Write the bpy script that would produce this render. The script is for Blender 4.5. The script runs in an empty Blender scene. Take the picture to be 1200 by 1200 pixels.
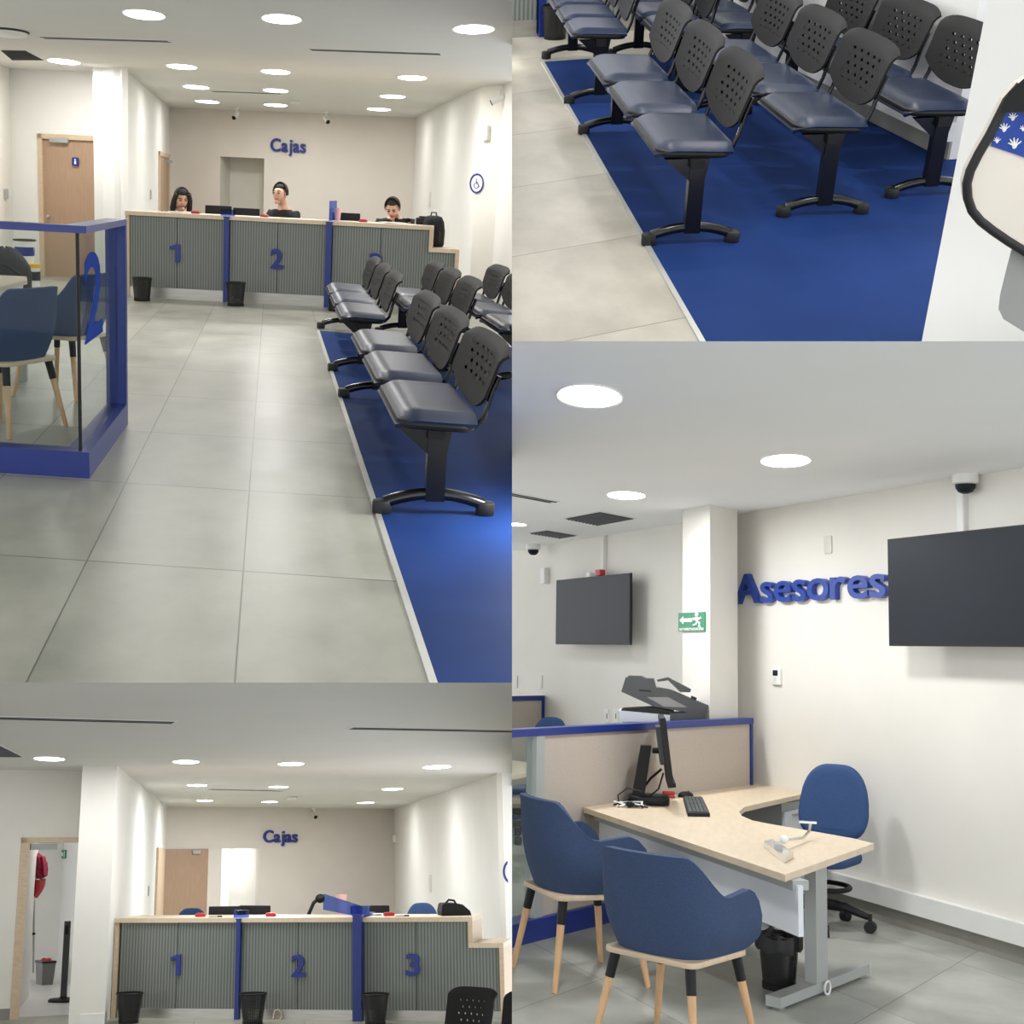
import bpy, bmesh, math, random
from math import sin, cos, pi, radians
from mathutils import Vector as V, Matrix as Mx
random.seed(7)
sc = bpy.context.scene
COL = sc.collection
F = 1500.0; PX = 490.0     # focal length and optical axis column, in pixels of the 1200-pixel frame

# ------------------------------------------------------------------ materials
def lin(c):
    return tuple(((x/255)/12.92 if x/255 <= .04045 else ((x/255+.055)/1.055)**2.4) for x in c)

def nodes_of(name):
    m = bpy.data.materials.new(name); m.use_nodes = True
    nt = m.node_tree; b = nt.nodes['Principled BSDF']
    return m, nt, b

def coords(nt, scale=(1, 1, 1), rot=(0, 0, 0)):
    tc = nt.nodes.new('ShaderNodeTexCoord'); mp = nt.nodes.new('ShaderNodeMapping')
    nt.links.new(tc.outputs['Object'], mp.inputs['Vector'])
    mp.inputs['Scale'].default_value = scale; mp.inputs['Rotation'].default_value = rot
    return mp.outputs['Vector']

def mat(name, col, rough=.5, metal=0, var=.05, scale=6, stretch=(1, 1, 1), bump=0, spec=.5, coat=0, detail=4):
    m, nt, b = nodes_of(name)
    c = lin(col)
    nz = nt.nodes.new('ShaderNodeTexNoise'); nz.inputs['Scale'].default_value = scale; nz.inputs['Detail'].default_value = detail
    nt.links.new(coords(nt, stretch), nz.inputs['Vector'])
    r = nt.nodes.new('ShaderNodeValToRGB')
    r.color_ramp.elements[0].position = .3; r.color_ramp.elements[1].position = .7
    r.color_ramp.elements[0].color = (*[x*(1-var) for x in c], 1)
    r.color_ramp.elements[1].color = (*[min(1, x*(1+var)) for x in c], 1)
    nt.links.new(nz.outputs['Fac'], r.inputs['Fac']); nt.links.new(r.outputs['Color'], b.inputs['Base Color'])
    b.inputs['Roughness'].default_value = rough; b.inputs['Metallic'].default_value = metal
    b.inputs['Specular IOR Level'].default_value = spec; b.inputs['Coat Weight'].default_value = coat
    if bump:
        bp = nt.nodes.new('ShaderNodeBump'); bp.inputs['Strength'].default_value = bump; bp.inputs['Distance'].default_value = .01
        nt.links.new(nz.outputs['Fac'], bp.inputs['Height']); nt.links.new(bp.outputs['Normal'], b.inputs['Normal'])
    return m

def math_node(nt, op, a, b=None, c=None):
    n = nt.nodes.new('ShaderNodeMath'); n.operation = op
    for i, x in enumerate((a, b, c)):
        if x is None: continue
        if isinstance(x, (int, float)): n.inputs[i].default_value = x
        else: nt.links.new(x, n.inputs[i])
    return n.outputs[0]

def tile_mat(name, fam, base=(160, 160, 150), dark=(128, 128, 120), line=(100, 98, 92), lw=.006, rough=.32, stretch=(1, 1, 1)):
    """cement-look tiles; fam = two (nx, ny, offset, spacing) families of joint lines on the floor"""
    m, nt, b = nodes_of(name)
    tc = nt.nodes.new('ShaderNodeTexCoord'); sp = nt.nodes.new('ShaderNodeSeparateXYZ')
    nt.links.new(tc.outputs['Object'], sp.inputs[0])
    mask = None; cells = []
    for nx, ny, off, spc, w in fam:
        a = math_node(nt, 'MULTIPLY', sp.outputs['X'], nx/spc)
        s = math_node(nt, 'MULTIPLY_ADD', sp.outputs['Y'], ny/spc, a)
        s = math_node(nt, 'ADD', s, -off/spc)
        cells.append(math_node(nt, 'FLOOR', s))
        fr = math_node(nt, 'FRACT', s)
        d = math_node(nt, 'ABSOLUTE', math_node(nt, 'SUBTRACT', fr, .5))
        k = math_node(nt, 'GREATER_THAN', d, .5 - w/spc/2)
        mask = k if mask is None else math_node(nt, 'MAXIMUM', mask, k)
    nz = nt.nodes.new('ShaderNodeTexNoise'); nz.inputs['Scale'].default_value = 1.6; nz.inputs['Detail'].default_value = 6
    nz.inputs['Roughness'].default_value = .6
    mp = nt.nodes.new('ShaderNodeMapping'); mp.inputs['Scale'].default_value = stretch
    nt.links.new(tc.outputs['Object'], mp.inputs[0])
    cb = nt.nodes.new('ShaderNodeCombineXYZ')
    nt.links.new(math_node(nt, 'MULTIPLY', cells[0], 3.7), cb.inputs[0]); nt.links.new(math_node(nt, 'MULTIPLY', cells[1], 5.3), cb.inputs[1])
    va = nt.nodes.new('ShaderNodeVectorMath'); va.operation = 'ADD'
    nt.links.new(mp.outputs[0], va.inputs[0]); nt.links.new(cb.outputs[0], va.inputs[1])
    nt.links.new(va.outputs[0], nz.inputs['Vector'])
    r = nt.nodes.new('ShaderNodeValToRGB'); r.color_ramp.elements[0].position = .32; r.color_ramp.elements[1].position = .66
    r.color_ramp.elements[0].color = (*lin(dark), 1); r.color_ramp.elements[1].color = (*lin(base), 1)
    nt.links.new(nz.outputs['Fac'], r.inputs['Fac'])
    mx = nt.nodes.new('ShaderNodeMix'); mx.data_type = 'RGBA'
    nt.links.new(mask, mx.inputs[0]); nt.links.new(r.outputs['Color'], mx.inputs[6]); mx.inputs[7].default_value = (*lin(line), 1)
    nt.links.new(mx.outputs[2], b.inputs['Base Color'])
    b.inputs['Roughness'].default_value = rough
    rr = nt.nodes.new('ShaderNodeMapRange'); rr.inputs['To Min'].default_value = rough-.06; rr.inputs['To Max'].default_value = rough+.14
    nt.links.new(nz.outputs['Fac'], rr.inputs['Value']); nt.links.new(rr.outputs[0], b.inputs['Roughness'])
    return m

def rib_mat(name, col, dark, pitch, ax, ay):
    """fine vertical ribs along direction (ax, ay) of the floor plan"""
    m, nt, b = nodes_of(name)
    tc = nt.nodes.new('ShaderNodeTexCoord'); sp = nt.nodes.new('ShaderNodeSeparateXYZ')
    nt.links.new(tc.outputs['Object'], sp.inputs[0])
    a = math_node(nt, 'MULTIPLY', sp.outputs['X'], ax*2*pi/pitch)
    s = math_node(nt, 'MULTIPLY_ADD', sp.outputs['Y'], ay*2*pi/pitch, a)
    w = math_node(nt, 'MULTIPLY_ADD', math_node(nt, 'SINE', s), .5, .5)
    r = nt.nodes.new('ShaderNodeValToRGB')
    r.color_ramp.elements[0].color = (*lin(dark), 1); r.color_ramp.elements[1].color = (*lin(col), 1)
    nt.links.new(w, r.inputs['Fac']); nt.links.new(r.outputs['Color'], b.inputs['Base Color'])
    bp = nt.nodes.new('ShaderNodeBump'); bp.inputs['Strength'].default_value = .3; bp.inputs['Distance'].default_value = .004
    nt.links.new(w, bp.inputs['Height']); nt.links.new(bp.outputs['Normal'], b.inputs['Normal'])
    b.inputs['Roughness'].default_value = .5
    return m

def mesh_mat(name, col, pitch, wire, axes=('X', 'Z')):
    """woven wire: dark wires with real see-through gaps"""
    m, nt, b = nodes_of(name)
    b.inputs['Base Color'].default_value = (*lin(col), 1); b.inputs['Roughness'].default_value = .4
    tc = nt.nodes.new('ShaderNodeTexCoord'); sp = nt.nodes.new('ShaderNodeSeparateXYZ')
    nt.links.new(tc.outputs['Object'], sp.inputs[0])
    ang = math_node(nt, 'ARCTAN2', sp.outputs['Y'], sp.outputs['X'])
    k = None
    for s, n in ((ang, 48/(2*pi)), (sp.outputs['Z'], 1/pitch)):
        f = math_node(nt, 'FRACT', math_node(nt, 'MULTIPLY', s, n))
        g = math_node(nt, 'LESS_THAN', f, wire)
        k = g if k is None else math_node(nt, 'MAXIMUM', k, g)
    tr = nt.nodes.new('ShaderNodeBsdfTransparent'); mx = nt.nodes.new('ShaderNodeMixShader')
    nt.links.new(k, mx.inputs[0]); nt.links.new(tr.outputs[0], mx.inputs[1]); nt.links.new(b.outputs[0], mx.inputs[2])
    nt.links.new(mx.outputs[0], nt.nodes['Material Output'].inputs[0])
    return m

def perf_mat(name, col, py, pz, hy, z0, z1):
    """plastic with staggered round holes through it inside |y|<hy, z0<z<z1"""
    m, nt, b = nodes_of(name)
    b.inputs['Base Color'].default_value = (*lin(col), 1); b.inputs['Roughness'].default_value = .6; b.inputs['Specular IOR Level'].default_value = .18
    tc = nt.nodes.new('ShaderNodeTexCoord'); sp = nt.nodes.new('ShaderNodeSeparateXYZ')
    nt.links.new(tc.outputs['Object'], sp.inputs[0])
    row = math_node(nt, 'DIVIDE', sp.outputs['Z'], pz)
    odd = math_node(nt, 'MULTIPLY', math_node(nt, 'FLOORED_MODULO', math_node(nt, 'FLOOR', row), 2), .5)
    cy = math_node(nt, 'ADD', math_node(nt, 'DIVIDE', sp.outputs['Y'], py), odd)
    fy = math_node(nt, 'MULTIPLY', math_node(nt, 'SUBTRACT', math_node(nt, 'FRACT', cy), .5), py)
    fz = math_node(nt, 'MULTIPLY', math_node(nt, 'SUBTRACT', math_node(nt, 'FRACT', row), .5), pz)
    d = math_node(nt, 'ADD', math_node(nt, 'MULTIPLY', math_node(nt, 'DIVIDE', fy, py/pz), math_node(nt, 'DIVIDE', fy, py/pz)), math_node(nt, 'MULTIPLY', fz, fz))
    h = math_node(nt, 'LESS_THAN', d, (pz*.2)**2)
    h = math_node(nt, 'MULTIPLY', h, math_node(nt, 'LESS_THAN', math_node(nt, 'ABSOLUTE', sp.outputs['Y']), hy))
    h = math_node(nt, 'MULTIPLY', h, math_node(nt, 'GREATER_THAN', sp.outputs['Z'], z0))
    h = math_node(nt, 'MULTIPLY', h, math_node(nt, 'LESS_THAN', sp.outputs['Z'], z1))
    tr = nt.nodes.new('ShaderNodeBsdfTransparent'); mx = nt.nodes.new('ShaderNodeMixShader')
    nt.links.new(h, mx.inputs[0]); nt.links.new(b.outputs[0], mx.inputs[1]); nt.links.new(tr.outputs[0], mx.inputs[2])
    nt.links.new(mx.outputs[0], nt.nodes['Material Output'].inputs[0])
    return m

def glass_mat(name, tint, gloss=.08, t=.95):
    m, nt, b = nodes_of(name)
    tr = nt.nodes.new('ShaderNodeBsdfTransparent'); tr.inputs[0].default_value = (*[t*x for x in lin(tint)], 1)
    gl = nt.nodes.new('ShaderNodeBsdfGlossy'); gl.inputs['Roughness'].default_value = .02
    fr = nt.nodes.new('ShaderNodeFresnel'); fr.inputs[0].default_value = 1.4
    mx = nt.nodes.new('ShaderNodeMixShader')
    nt.links.new(math_node(nt, 'MULTIPLY', fr.outputs[0], gloss*10), mx.inputs[0])
    nt.links.new(tr.outputs[0], mx.inputs[1]); nt.links.new(gl.outputs[0], mx.inputs[2])
    nt.links.new(mx.outputs[0], nt.nodes['Material Output'].inputs[0])
    return m

def emit_mat(name, col, s):
    m, nt, b = nodes_of(name)
    b.inputs['Base Color'].default_value = (.8, .8, .8, 1)
    b.inputs['Emission Color'].default_value = (*lin(col), 1); b.inputs['Emission Strength'].default_value = s
    return m

K = dict(
    white=mat('white_paint', (232, 231, 226), .75, var=.02, scale=2),
    beige=mat('beige_paint', (219, 212, 203), .75, var=.025, scale=2),
    cream=mat('cream_paint', (228, 225, 217), .75, var=.025, scale=2),
    ceil=mat('ceiling_paint', (218, 217, 212), .85, var=.015, scale=1.5),
    blue=mat('blue_lacquer', (28, 48, 122), .38, var=.05),
    sign=mat('blue_sign_acrylic', (22, 40, 128), .3, var=.04),
    sign2=mat('blue_sign_face', (36, 66, 152), .3, var=.04),
    matv=mat('blue_vinyl', (29, 55, 110), .68, var=.12, scale=1.5, detail=6, spec=.06),
    ceil4=mat('white_ceiling_paint', (244, 245, 246), .85, var=.01, scale=1.5),
    strip=mat('aluminium_edge', (215, 215, 208), .35, .5, var=.03),
    oak=mat('pale_oak', (206, 184, 156), .5, var=.08, scale=5, stretch=(1, 10, 6)),
    oaktop=mat('pale_oak_laminate', (212, 194, 168), .42, var=.06, scale=4, stretch=(8, 1.5, 4)),
    oakleg=mat('oak_leg', (205, 165, 122), .5, var=.1, scale=9, stretch=(6, 6, 1)),
    door=mat('brown_laminate', (170, 141, 116), .5, var=.06, scale=5, stretch=(9, 9, 1)),
    steel=mat('brushed_steel', (190, 188, 182), .32, .85, var=.1, scale=4, stretch=(1, 1, 14)),
    chrome=mat('chrome', (215, 215, 212), .15, 1, var=.02),
    black=mat('black_plastic', (22, 22, 23), .5, var=.12, spec=.3),
    blackgl=mat('black_gloss_steel', (16, 16, 18), .22, var=.1),
    seatv=mat('navy_vinyl', (27, 39, 64), .36, var=.12, scale=7, spec=.28),
    fabric=mat('navy_fabric', (52, 70, 102), .9, var=.16, scale=160, bump=.25, detail=2),
    fabric2=mat('blue_office_fabric', (46, 74, 118), .85, var=.12, scale=160, bump=.2, detail=2),
    darkfab=mat('black_cloth', (28, 28, 32), .85, var=.25, scale=30, bump=.3),
    greyl=mat('grey_painted_metal', (164, 168, 166), .42, .15, var=.03),
    panelw=mat('pale_grey_melamine', (216, 220, 226), .45, var=.02),
    part=mat('taupe_panel', (176, 166, 156), .75, var=.04, scale=60),
    skirt=mat('grey_tile_skirting', (142, 140, 132), .4, var=.14, scale=3),
    slot=mat('dark_slot', (44, 44, 44), .8, var=.1),
    vent=mat('grille_grey', (92, 94, 98), .6, var=.15, scale=40, stretch=(1, 8, 1)),
    skin=mat('skin', (212, 168, 144), .55, var=.06, scale=20),
    hair=mat('dark_hair', (28, 22, 20), .75, var=.25, scale=40, stretch=(5, 5, 1)),
    shirt=mat('black_shirt', (22, 22, 26), .8, var=.15, scale=40),
    lip=mat('lips', (150, 84, 76), .5, var=.05),
    red=mat('red_plastic', (176, 32, 40), .4, var=.1),
    redcl=mat('crimson_cloth', (142, 26, 58), .9, var=.3, scale=18, bump=.3),
    screen=mat('dark_screen', (30, 35, 42), .4, var=.08, scale=2, spec=.16),
    paper=mat('white_paper', (232, 232, 228), .8, var=.03),
    plate=mat('white_plastic', (228, 228, 224), .4, var=.02),
    platew=mat('wall_coloured_plate', (214, 211, 202), .5, var=.02),
    green=mat('green_sign', (24, 122, 84), .4, var=.05),
    yellow=mat('yellow_plastic', (226, 176, 36), .4, var=.08),
    pink=mat('pink_plastic', (240, 190, 184), .5, var=.05),
    copier=mat('charcoal_plastic', (70, 74, 78), .45, var=.08),
    grey2=mat('mid_grey_plastic', (150, 150, 148), .5, var=.05),
    kioskw=mat('off_white_panel', (224, 216, 204), .5, var=.02),
    rubber=mat('black_rubber', (22, 22, 22), .55, var=.1),
    corr=mat('corridor_tile', (212, 210, 208), .35, var=.03, scale=2),
    glass=glass_mat('clear_glass', (246, 250, 249), .025, .98),
    film=mat('blue_vinyl_film', (30, 62, 150), .9, var=.03, spec=.1),
    bglass=glass_mat('blue_acrylic', (150, 176, 240), .03, 1.0),
    lamp=emit_mat('lit_diffuser', (255, 253, 250), 9.0),
    bin=mesh_mat('black_wire_mesh', (20, 20, 20), .012, .66),
    grout=mat('joint', (120, 118, 112), .8),
)

# ------------------------------------------------------------------ mesh builder
class MB:
    def __init__(s): s.bm = bmesh.new()
    def poly(s, pts):
        return s.bm.faces.new([s.bm.verts.new(p) for p in pts])
    def rings(s, rings, closed=True, cap=True):
        vs = [[s.bm.verts.new(p) for p in r] for r in rings]
        n = len(vs[0])
        for a, b in zip(vs, vs[1:]):
            for i in range(n if closed else n-1):
                j = (i+1) % n
                s.bm.faces.new((a[i], a[j], b[j], b[i]))
        if cap and closed:
            s.bm.faces.new(list(reversed(vs[0]))); s.bm.faces.new(vs[-1])
        return s
    def hexa(s, b, t):
        return s.rings([b, t])
    def box(s, x0, x1, y0, y1, z0, z1):
        q = lambda z: [(x0, y0, z), (x1, y0, z), (x1, y1, z), (x0, y1, z)]
        return s.rings([q(z0), q(z1)])
    def prism(s, pts, z0, z1):
        return s.rings([[(p[0], p[1], z0) for p in pts], [(p[0], p[1], z1) for p in pts]])
    def slab(s, x0, x1, y0, y1, z0, z1, r=.05, bv=.01, n=5):
        """rounded-corner plate with softened edges"""
        def out(ins):
            p = []; rr = max(r-ins, .001)
            for cx, cy, a0 in ((x1-r, y1-r, 0), (x0+r, y1-r, 90), (x0+r, y0+r, 180), (x1-r, y0+r, 270)):
                for k in range(n+1):
                    a = radians(a0+90*k/n); p.append((cx+rr*cos(a), cy+rr*sin(a)))
            return p
        rs = []
        for ins, z in ((bv, z0), (bv*.3, z0+bv*.3), (0, z0+bv), (0, z1-bv), (bv*.3, z1-bv*.3), (bv, z1)):
            rs.append([(x, y, z) for x, y in out(ins)])
        return s.rings(rs)
    def cyl(s, p0, p1, r0, r1=None, n=16):
        r1 = r0 if r1 is None else r1
        p0, p1 = V(p0), V(p1); d = (p1-p0).normalized()
        a = d.orthogonal().normalized(); b = d.cross(a)
        ring = lambda p, r: [tuple(p + a*r*cos(2*pi*i/n) + b*r*sin(2*pi*i/n)) for i in range(n)]
        return s.rings([ring(p0, r0), ring(p1, r1)])
    def tube(s, pts, r, n=8, flat=1.0):
        pts = [V(p) for p in pts]; rs = []; a = None
        for i, p in enumerate(pts):
            d = ((pts[min(i+1, len(pts)-1)] - pts[max(i-1, 0)])).normalized()
            if a is None: a = d.orthogonal().normalized()
            a = (a - d*a.dot(d)).normalized(); b = d.cross(a)
            q = r[i] if isinstance(r, (list, tuple)) else r
            rs.append([tuple(p + a*q*cos(2*pi*k/n) + b*q*flat*sin(2*pi*k/n)) for k in range(n)])
        return s.rings(rs)
    def lathe(s, prof, c=(0, 0, 0), n=24, cap=True):
        return s.rings([[(c[0]+r*cos(2*pi*i/n), c[1]+r*sin(2*pi*i/n), c[2]+z) for i in range(n)] for r, z in prof], cap=cap)
    def ball(s, c, r, n=14, m=9):
        r = r if isinstance(r, (list, tuple)) else (r, r, r)
        return s.rings([[(c[0]+r[0]*sin(pi*(j+.02)/(m+.04))*cos(2*pi*i/n), c[1]+r[1]*sin(pi*(j+.02)/(m+.04))*sin(2*pi*i/n), c[2]-r[2]*cos(pi*(j+.02)/(m+.04))) for i in range(n)] for j in range(m+1)])
    def sheet(s, grid, th, off=None):
        """grid of points given a thickness (vector or along normals)"""
        n, m = len(grid), len(grid[0]); G = [[V(p) for p in r] for r in grid]; H = []
        for i in range(n):
            row = []
            for j in range(m):
                du = G[min(i+1, n-1)][j]-G[max(i-1, 0)][j]; dv = G[i][min(j+1, m-1)]-G[i][max(j-1, 0)]
                nn = du.cross(dv)
                nn = nn.normalized() if nn.length > 1e-9 else V((0, 0, 1))
                row.append(G[i][j]+nn*th)
            H.append(row)
        A = [[s.bm.verts.new(p) for p in r] for r in G]; B = [[s.bm.verts.new(p) for p in r] for r in H]
        for i in range(n-1):
            for j in range(m-1):
                s.bm.faces.new((A[i][j], A[i][j+1], A[i+1][j+1], A[i+1][j]))
                s.bm.faces.new((B[i][j], B[i+1][j], B[i+1][j+1], B[i][j+1]))
        for i in range(n-1):
            s.bm.faces.new((A[i][0], A[i+1][0], B[i+1][0], B[i][0])); s.bm.faces.new((A[i][m-1], B[i][m-1], B[i+1][m-1], A[i+1][m-1]))
        for j in range(m-1):
            s.bm.faces.new((A[0][j], B[0][j], B[0][j+1], A[0][j+1])); s.bm.faces.new((A[n-1][j], A[n-1][j+1], B[n-1][j+1], B[n-1][j]))
        return s
    def xf(s, M):
        bmesh.ops.transform(s.bm, matrix=M, verts=s.bm.verts); return s
    def build(s, name, m, parent=None, smooth=False, ang=40):
        bmesh.ops.recalc_face_normals(s.bm, faces=s.bm.faces)
        me = bpy.data.meshes.new(name); s.bm.to_mesh(me); s.bm.free()
        me.materials.append(K[m] if isinstance(m, str) else m)
        o = bpy.data.objects.new(name, me); COL.objects.link(o)
        if smooth:
            for p in me.polygons: p.use_smooth = True
            try: me.set_sharp_from_angle(angle=radians(ang))
            except Exception: pass
        if parent is not None: o.parent = parent
        else: REG[R].append(o)
        return o

# ------------------------------------------------------------------ the four rooms
REG = {}; R = None
class Room:
    """one bank view: eye height h over its floor, horizon line given by (y0, slope)"""
    def __init__(s, h, y0, slope, uf, H, outs):
        s.h, s.H, s.outs = h, H, outs
        k = (y0-600)/F
        n = V((slope, k, 1)).normalized()
        f = V(((uf-PX)/F, 1, -(y0+slope*(uf-PX)-600)/F)); f = (f-n*f.dot(n)).normalized()
        x = f.cross(n).normalized()
        s.A = Mx((x, f, n)).transposed()          # room -> eye axes
        s.At = s.A.transposed(); s.n = n
        REG[s] = []
    def ray(s, u, v): return s.At @ V(((u-PX)/F, 1, -(v-600)/F))
    def f(s, u, v, z=0):
        d = s.ray(u, v); t = (z-s.h)/d.z
        return V((d.x*t, d.y*t, z))
    def c(s, u, v): return s.f(u, v, s.H)
    def wall(s, u, v, A, B):
        d = s.ray(u, v); e = V((B[0]-A[0], B[1]-A[1])); n = V((-e.y, e.x))
        t = n.dot(V((A[0], A[1])))/n.dot(V((d.x, d.y)))
        return V((d.x*t, d.y*t, s.h+d.z*t))
    def at(s, u, v, y):
        d = s.ray(u, v); t = y/d.y
        return V((d.x*t, y, s.h+d.z*t))
    def z(s, P, v):
        """height above P at which the view line of row v passes"""
        lo, hi = -1.0, 6.0
        for _ in range(40):
            m = (lo+hi)/2
            if s.px(P[0], P[1], m)[1] > v: lo = m
            else: hi = m
        return lo
    def px(s, x, y, z):
        p = s.A @ V((x, y, z-s.h)); return PX+F*p.x/p.y, 600-F*p.z/p.y
    def M(s): return s.A.to_4x4() @ Mx.Translation((0, 0, -s.h))

def thing(name, label, cat, loc=(0, 0, 0), rz=0, group=None, sc_=1.0):
    o = bpy.data.objects.new(name, None); COL.objects.link(o)
    o.empty_display_size = .1
    o.location = loc; o.rotation_euler = (0, 0, rz); o.scale = (sc_,)*3
    o['label'] = label; o['category'] = cat
    if group: o['group'] = group
    REG[R].append(o); return o
def tag(o, label, cat, group=None):
    o['label'] = label; o['category'] = cat
    if group: o['group'] = group
    return o
def struct(mb, name, m):
    o = mb.build(name, m); o['kind'] = 'structure'; return o
def dup(root, loc, rz, label, group=None, scale=None):
    def cp(o, par):
        c = o.copy(); COL.objects.link(c)
        if par is not None: c.parent = par
        for ch in [q for q in bpy.data.objects if q.parent == o and q is not c]: cp(ch, c)
        return c
    r = cp(root, None); r.location = loc; r.rotation_euler = (0, 0, rz); r['label'] = label
    if scale: r.scale = scale
    if group: r['group'] = group
    REG[R].append(r); return r

def wallpiece(name, A, B, m, z0=0, z1=None, t=.12, holes=(), kind=True):
    """upright wall from floor point A to B, its thickness on the side away from the eye; holes = (s0,s1,z0,z1) in metres along A->B"""
    z1 = R.H if z1 is None else z1
    A2, B2 = V((A[0], A[1])), V((B[0], B[1])); L = (B2-A2).length; e = (B2-A2)/L
    n = V((-e.y, e.x))
    if n.dot((A2+B2)/2) < 0: n = -n
    ss = sorted({0, L, *[q for h in holes for q in h[:2]]}); zz = sorted({z0, z1, *[q for h in holes for q in h[2:]]})
    mb = MB()
    for s0, s1 in zip(ss, ss[1:]):
        for a, b in zip(zz, zz[1:]):
            if any(h[0] <= s0+1e-6 and s1 <= h[1]+1e-6 and h[2] <= a+1e-6 and b <= h[3]+1e-6 for h in holes): continue
            P = [A2+e*s0, A2+e*s1, A2+e*s1+n*t, A2+e*s0+n*t]
            mb.prism(P, a, b)
    bmesh.ops.remove_doubles(mb.bm, verts=mb.bm.verts, dist=1e-5)
    o = mb.build(name, m)
    if kind: o['kind'] = 'structure'
    return o, A2, e, n
def frame_of(A, B):
    A2, B2 = V((A[0], A[1])), V((B[0], B[1])); e = (B2-A2).normalized(); n = V((-e.y, e.x))
    if n.dot((A2+B2)/2) < 0: n = -n
    return A2, e, n
def slice_box(mb, A, e, n, s0, s1, d0, d1, z0, z1):
    """box in wall coordinates: s along, d in front of the wall (towards the eye), z up"""
    P = [A+e*s0-n*d0, A+e*s1-n*d0, A+e*s1-n*d1, A+e*s0-n*d1]
    return mb.prism(P, z0, z1)

def text_bm(ch, size, depth, bold):
    if ch == '1':
        k = size*.70; pts = [(.30, 0), (.52, 0), (.52, 1), (.34, 1), (.02, .86), (.02, .68), (.30, .78)]
        me = bpy.data.meshes.new('t'); n = len(pts)
        vs = [(x*k, y*k, z) for z in (-depth/2, depth/2) for x, y in pts]
        me.from_pydata(vs, [], [list(range(n))[::-1], list(range(n, 2*n))]+[[i, (i+1) % n, n+(i+1) % n, n+i] for i in range(n)])
        return me, (.02*k, .52*k)
    cu = bpy.data.curves.new('t', 'FONT'); cu.body = ch; cu.size = size; cu.extrude = depth/2; cu.offset = bold; cu.resolution_u = 4
    o = bpy.data.objects.new('t', cu); COL.objects.link(o)
    dg = bpy.context.evaluated_depsgraph_get(); dg.update()
    me = bpy.data.meshes.new_from_object(o.evaluated_get(dg))
    w = [v.co.x for v in me.vertices]
    bpy.data.objects.remove(o); bpy.data.curves.remove(cu)
    return me, (min(w) if w else 0, max(w) if w else 0)
def word(parent, text, O, e, n, height, width, depth, m, bold=.03, part='letter', gap=.10, stand=.0):
    """upright lettering: baseline starts at O (x, y, z), runs along e, faces the eye (-n); fills width and cap height"""
    size = height/.70
    x = 0; items = []
    for ch in text:
        me, (a, b) = text_bm(ch, size, depth/1, bold*size)
        items.append((me, x-a)); x += (b-a)+gap*size*.6
    x -= gap*size*.6
    kx = width/x
    out = []
    for me, dx in items:
        for v in me.vertices:
            lx, ly, lz = (v.co.x+dx)*kx, v.co.y, v.co.z
            p = V((e.x, e.y))*lx - V((n.x, n.y))*(lz+depth/2+stand)
            v.co = (O[0]+p.x, O[1]+p.y, O[2]+ly)
        me.materials.clear(); me.materials.append(K[m])
        o = bpy.data.objects.new(part, me); COL.objects.link(o)
        if parent is not None: o.parent = parent
        out.append(o)
    return out
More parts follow.
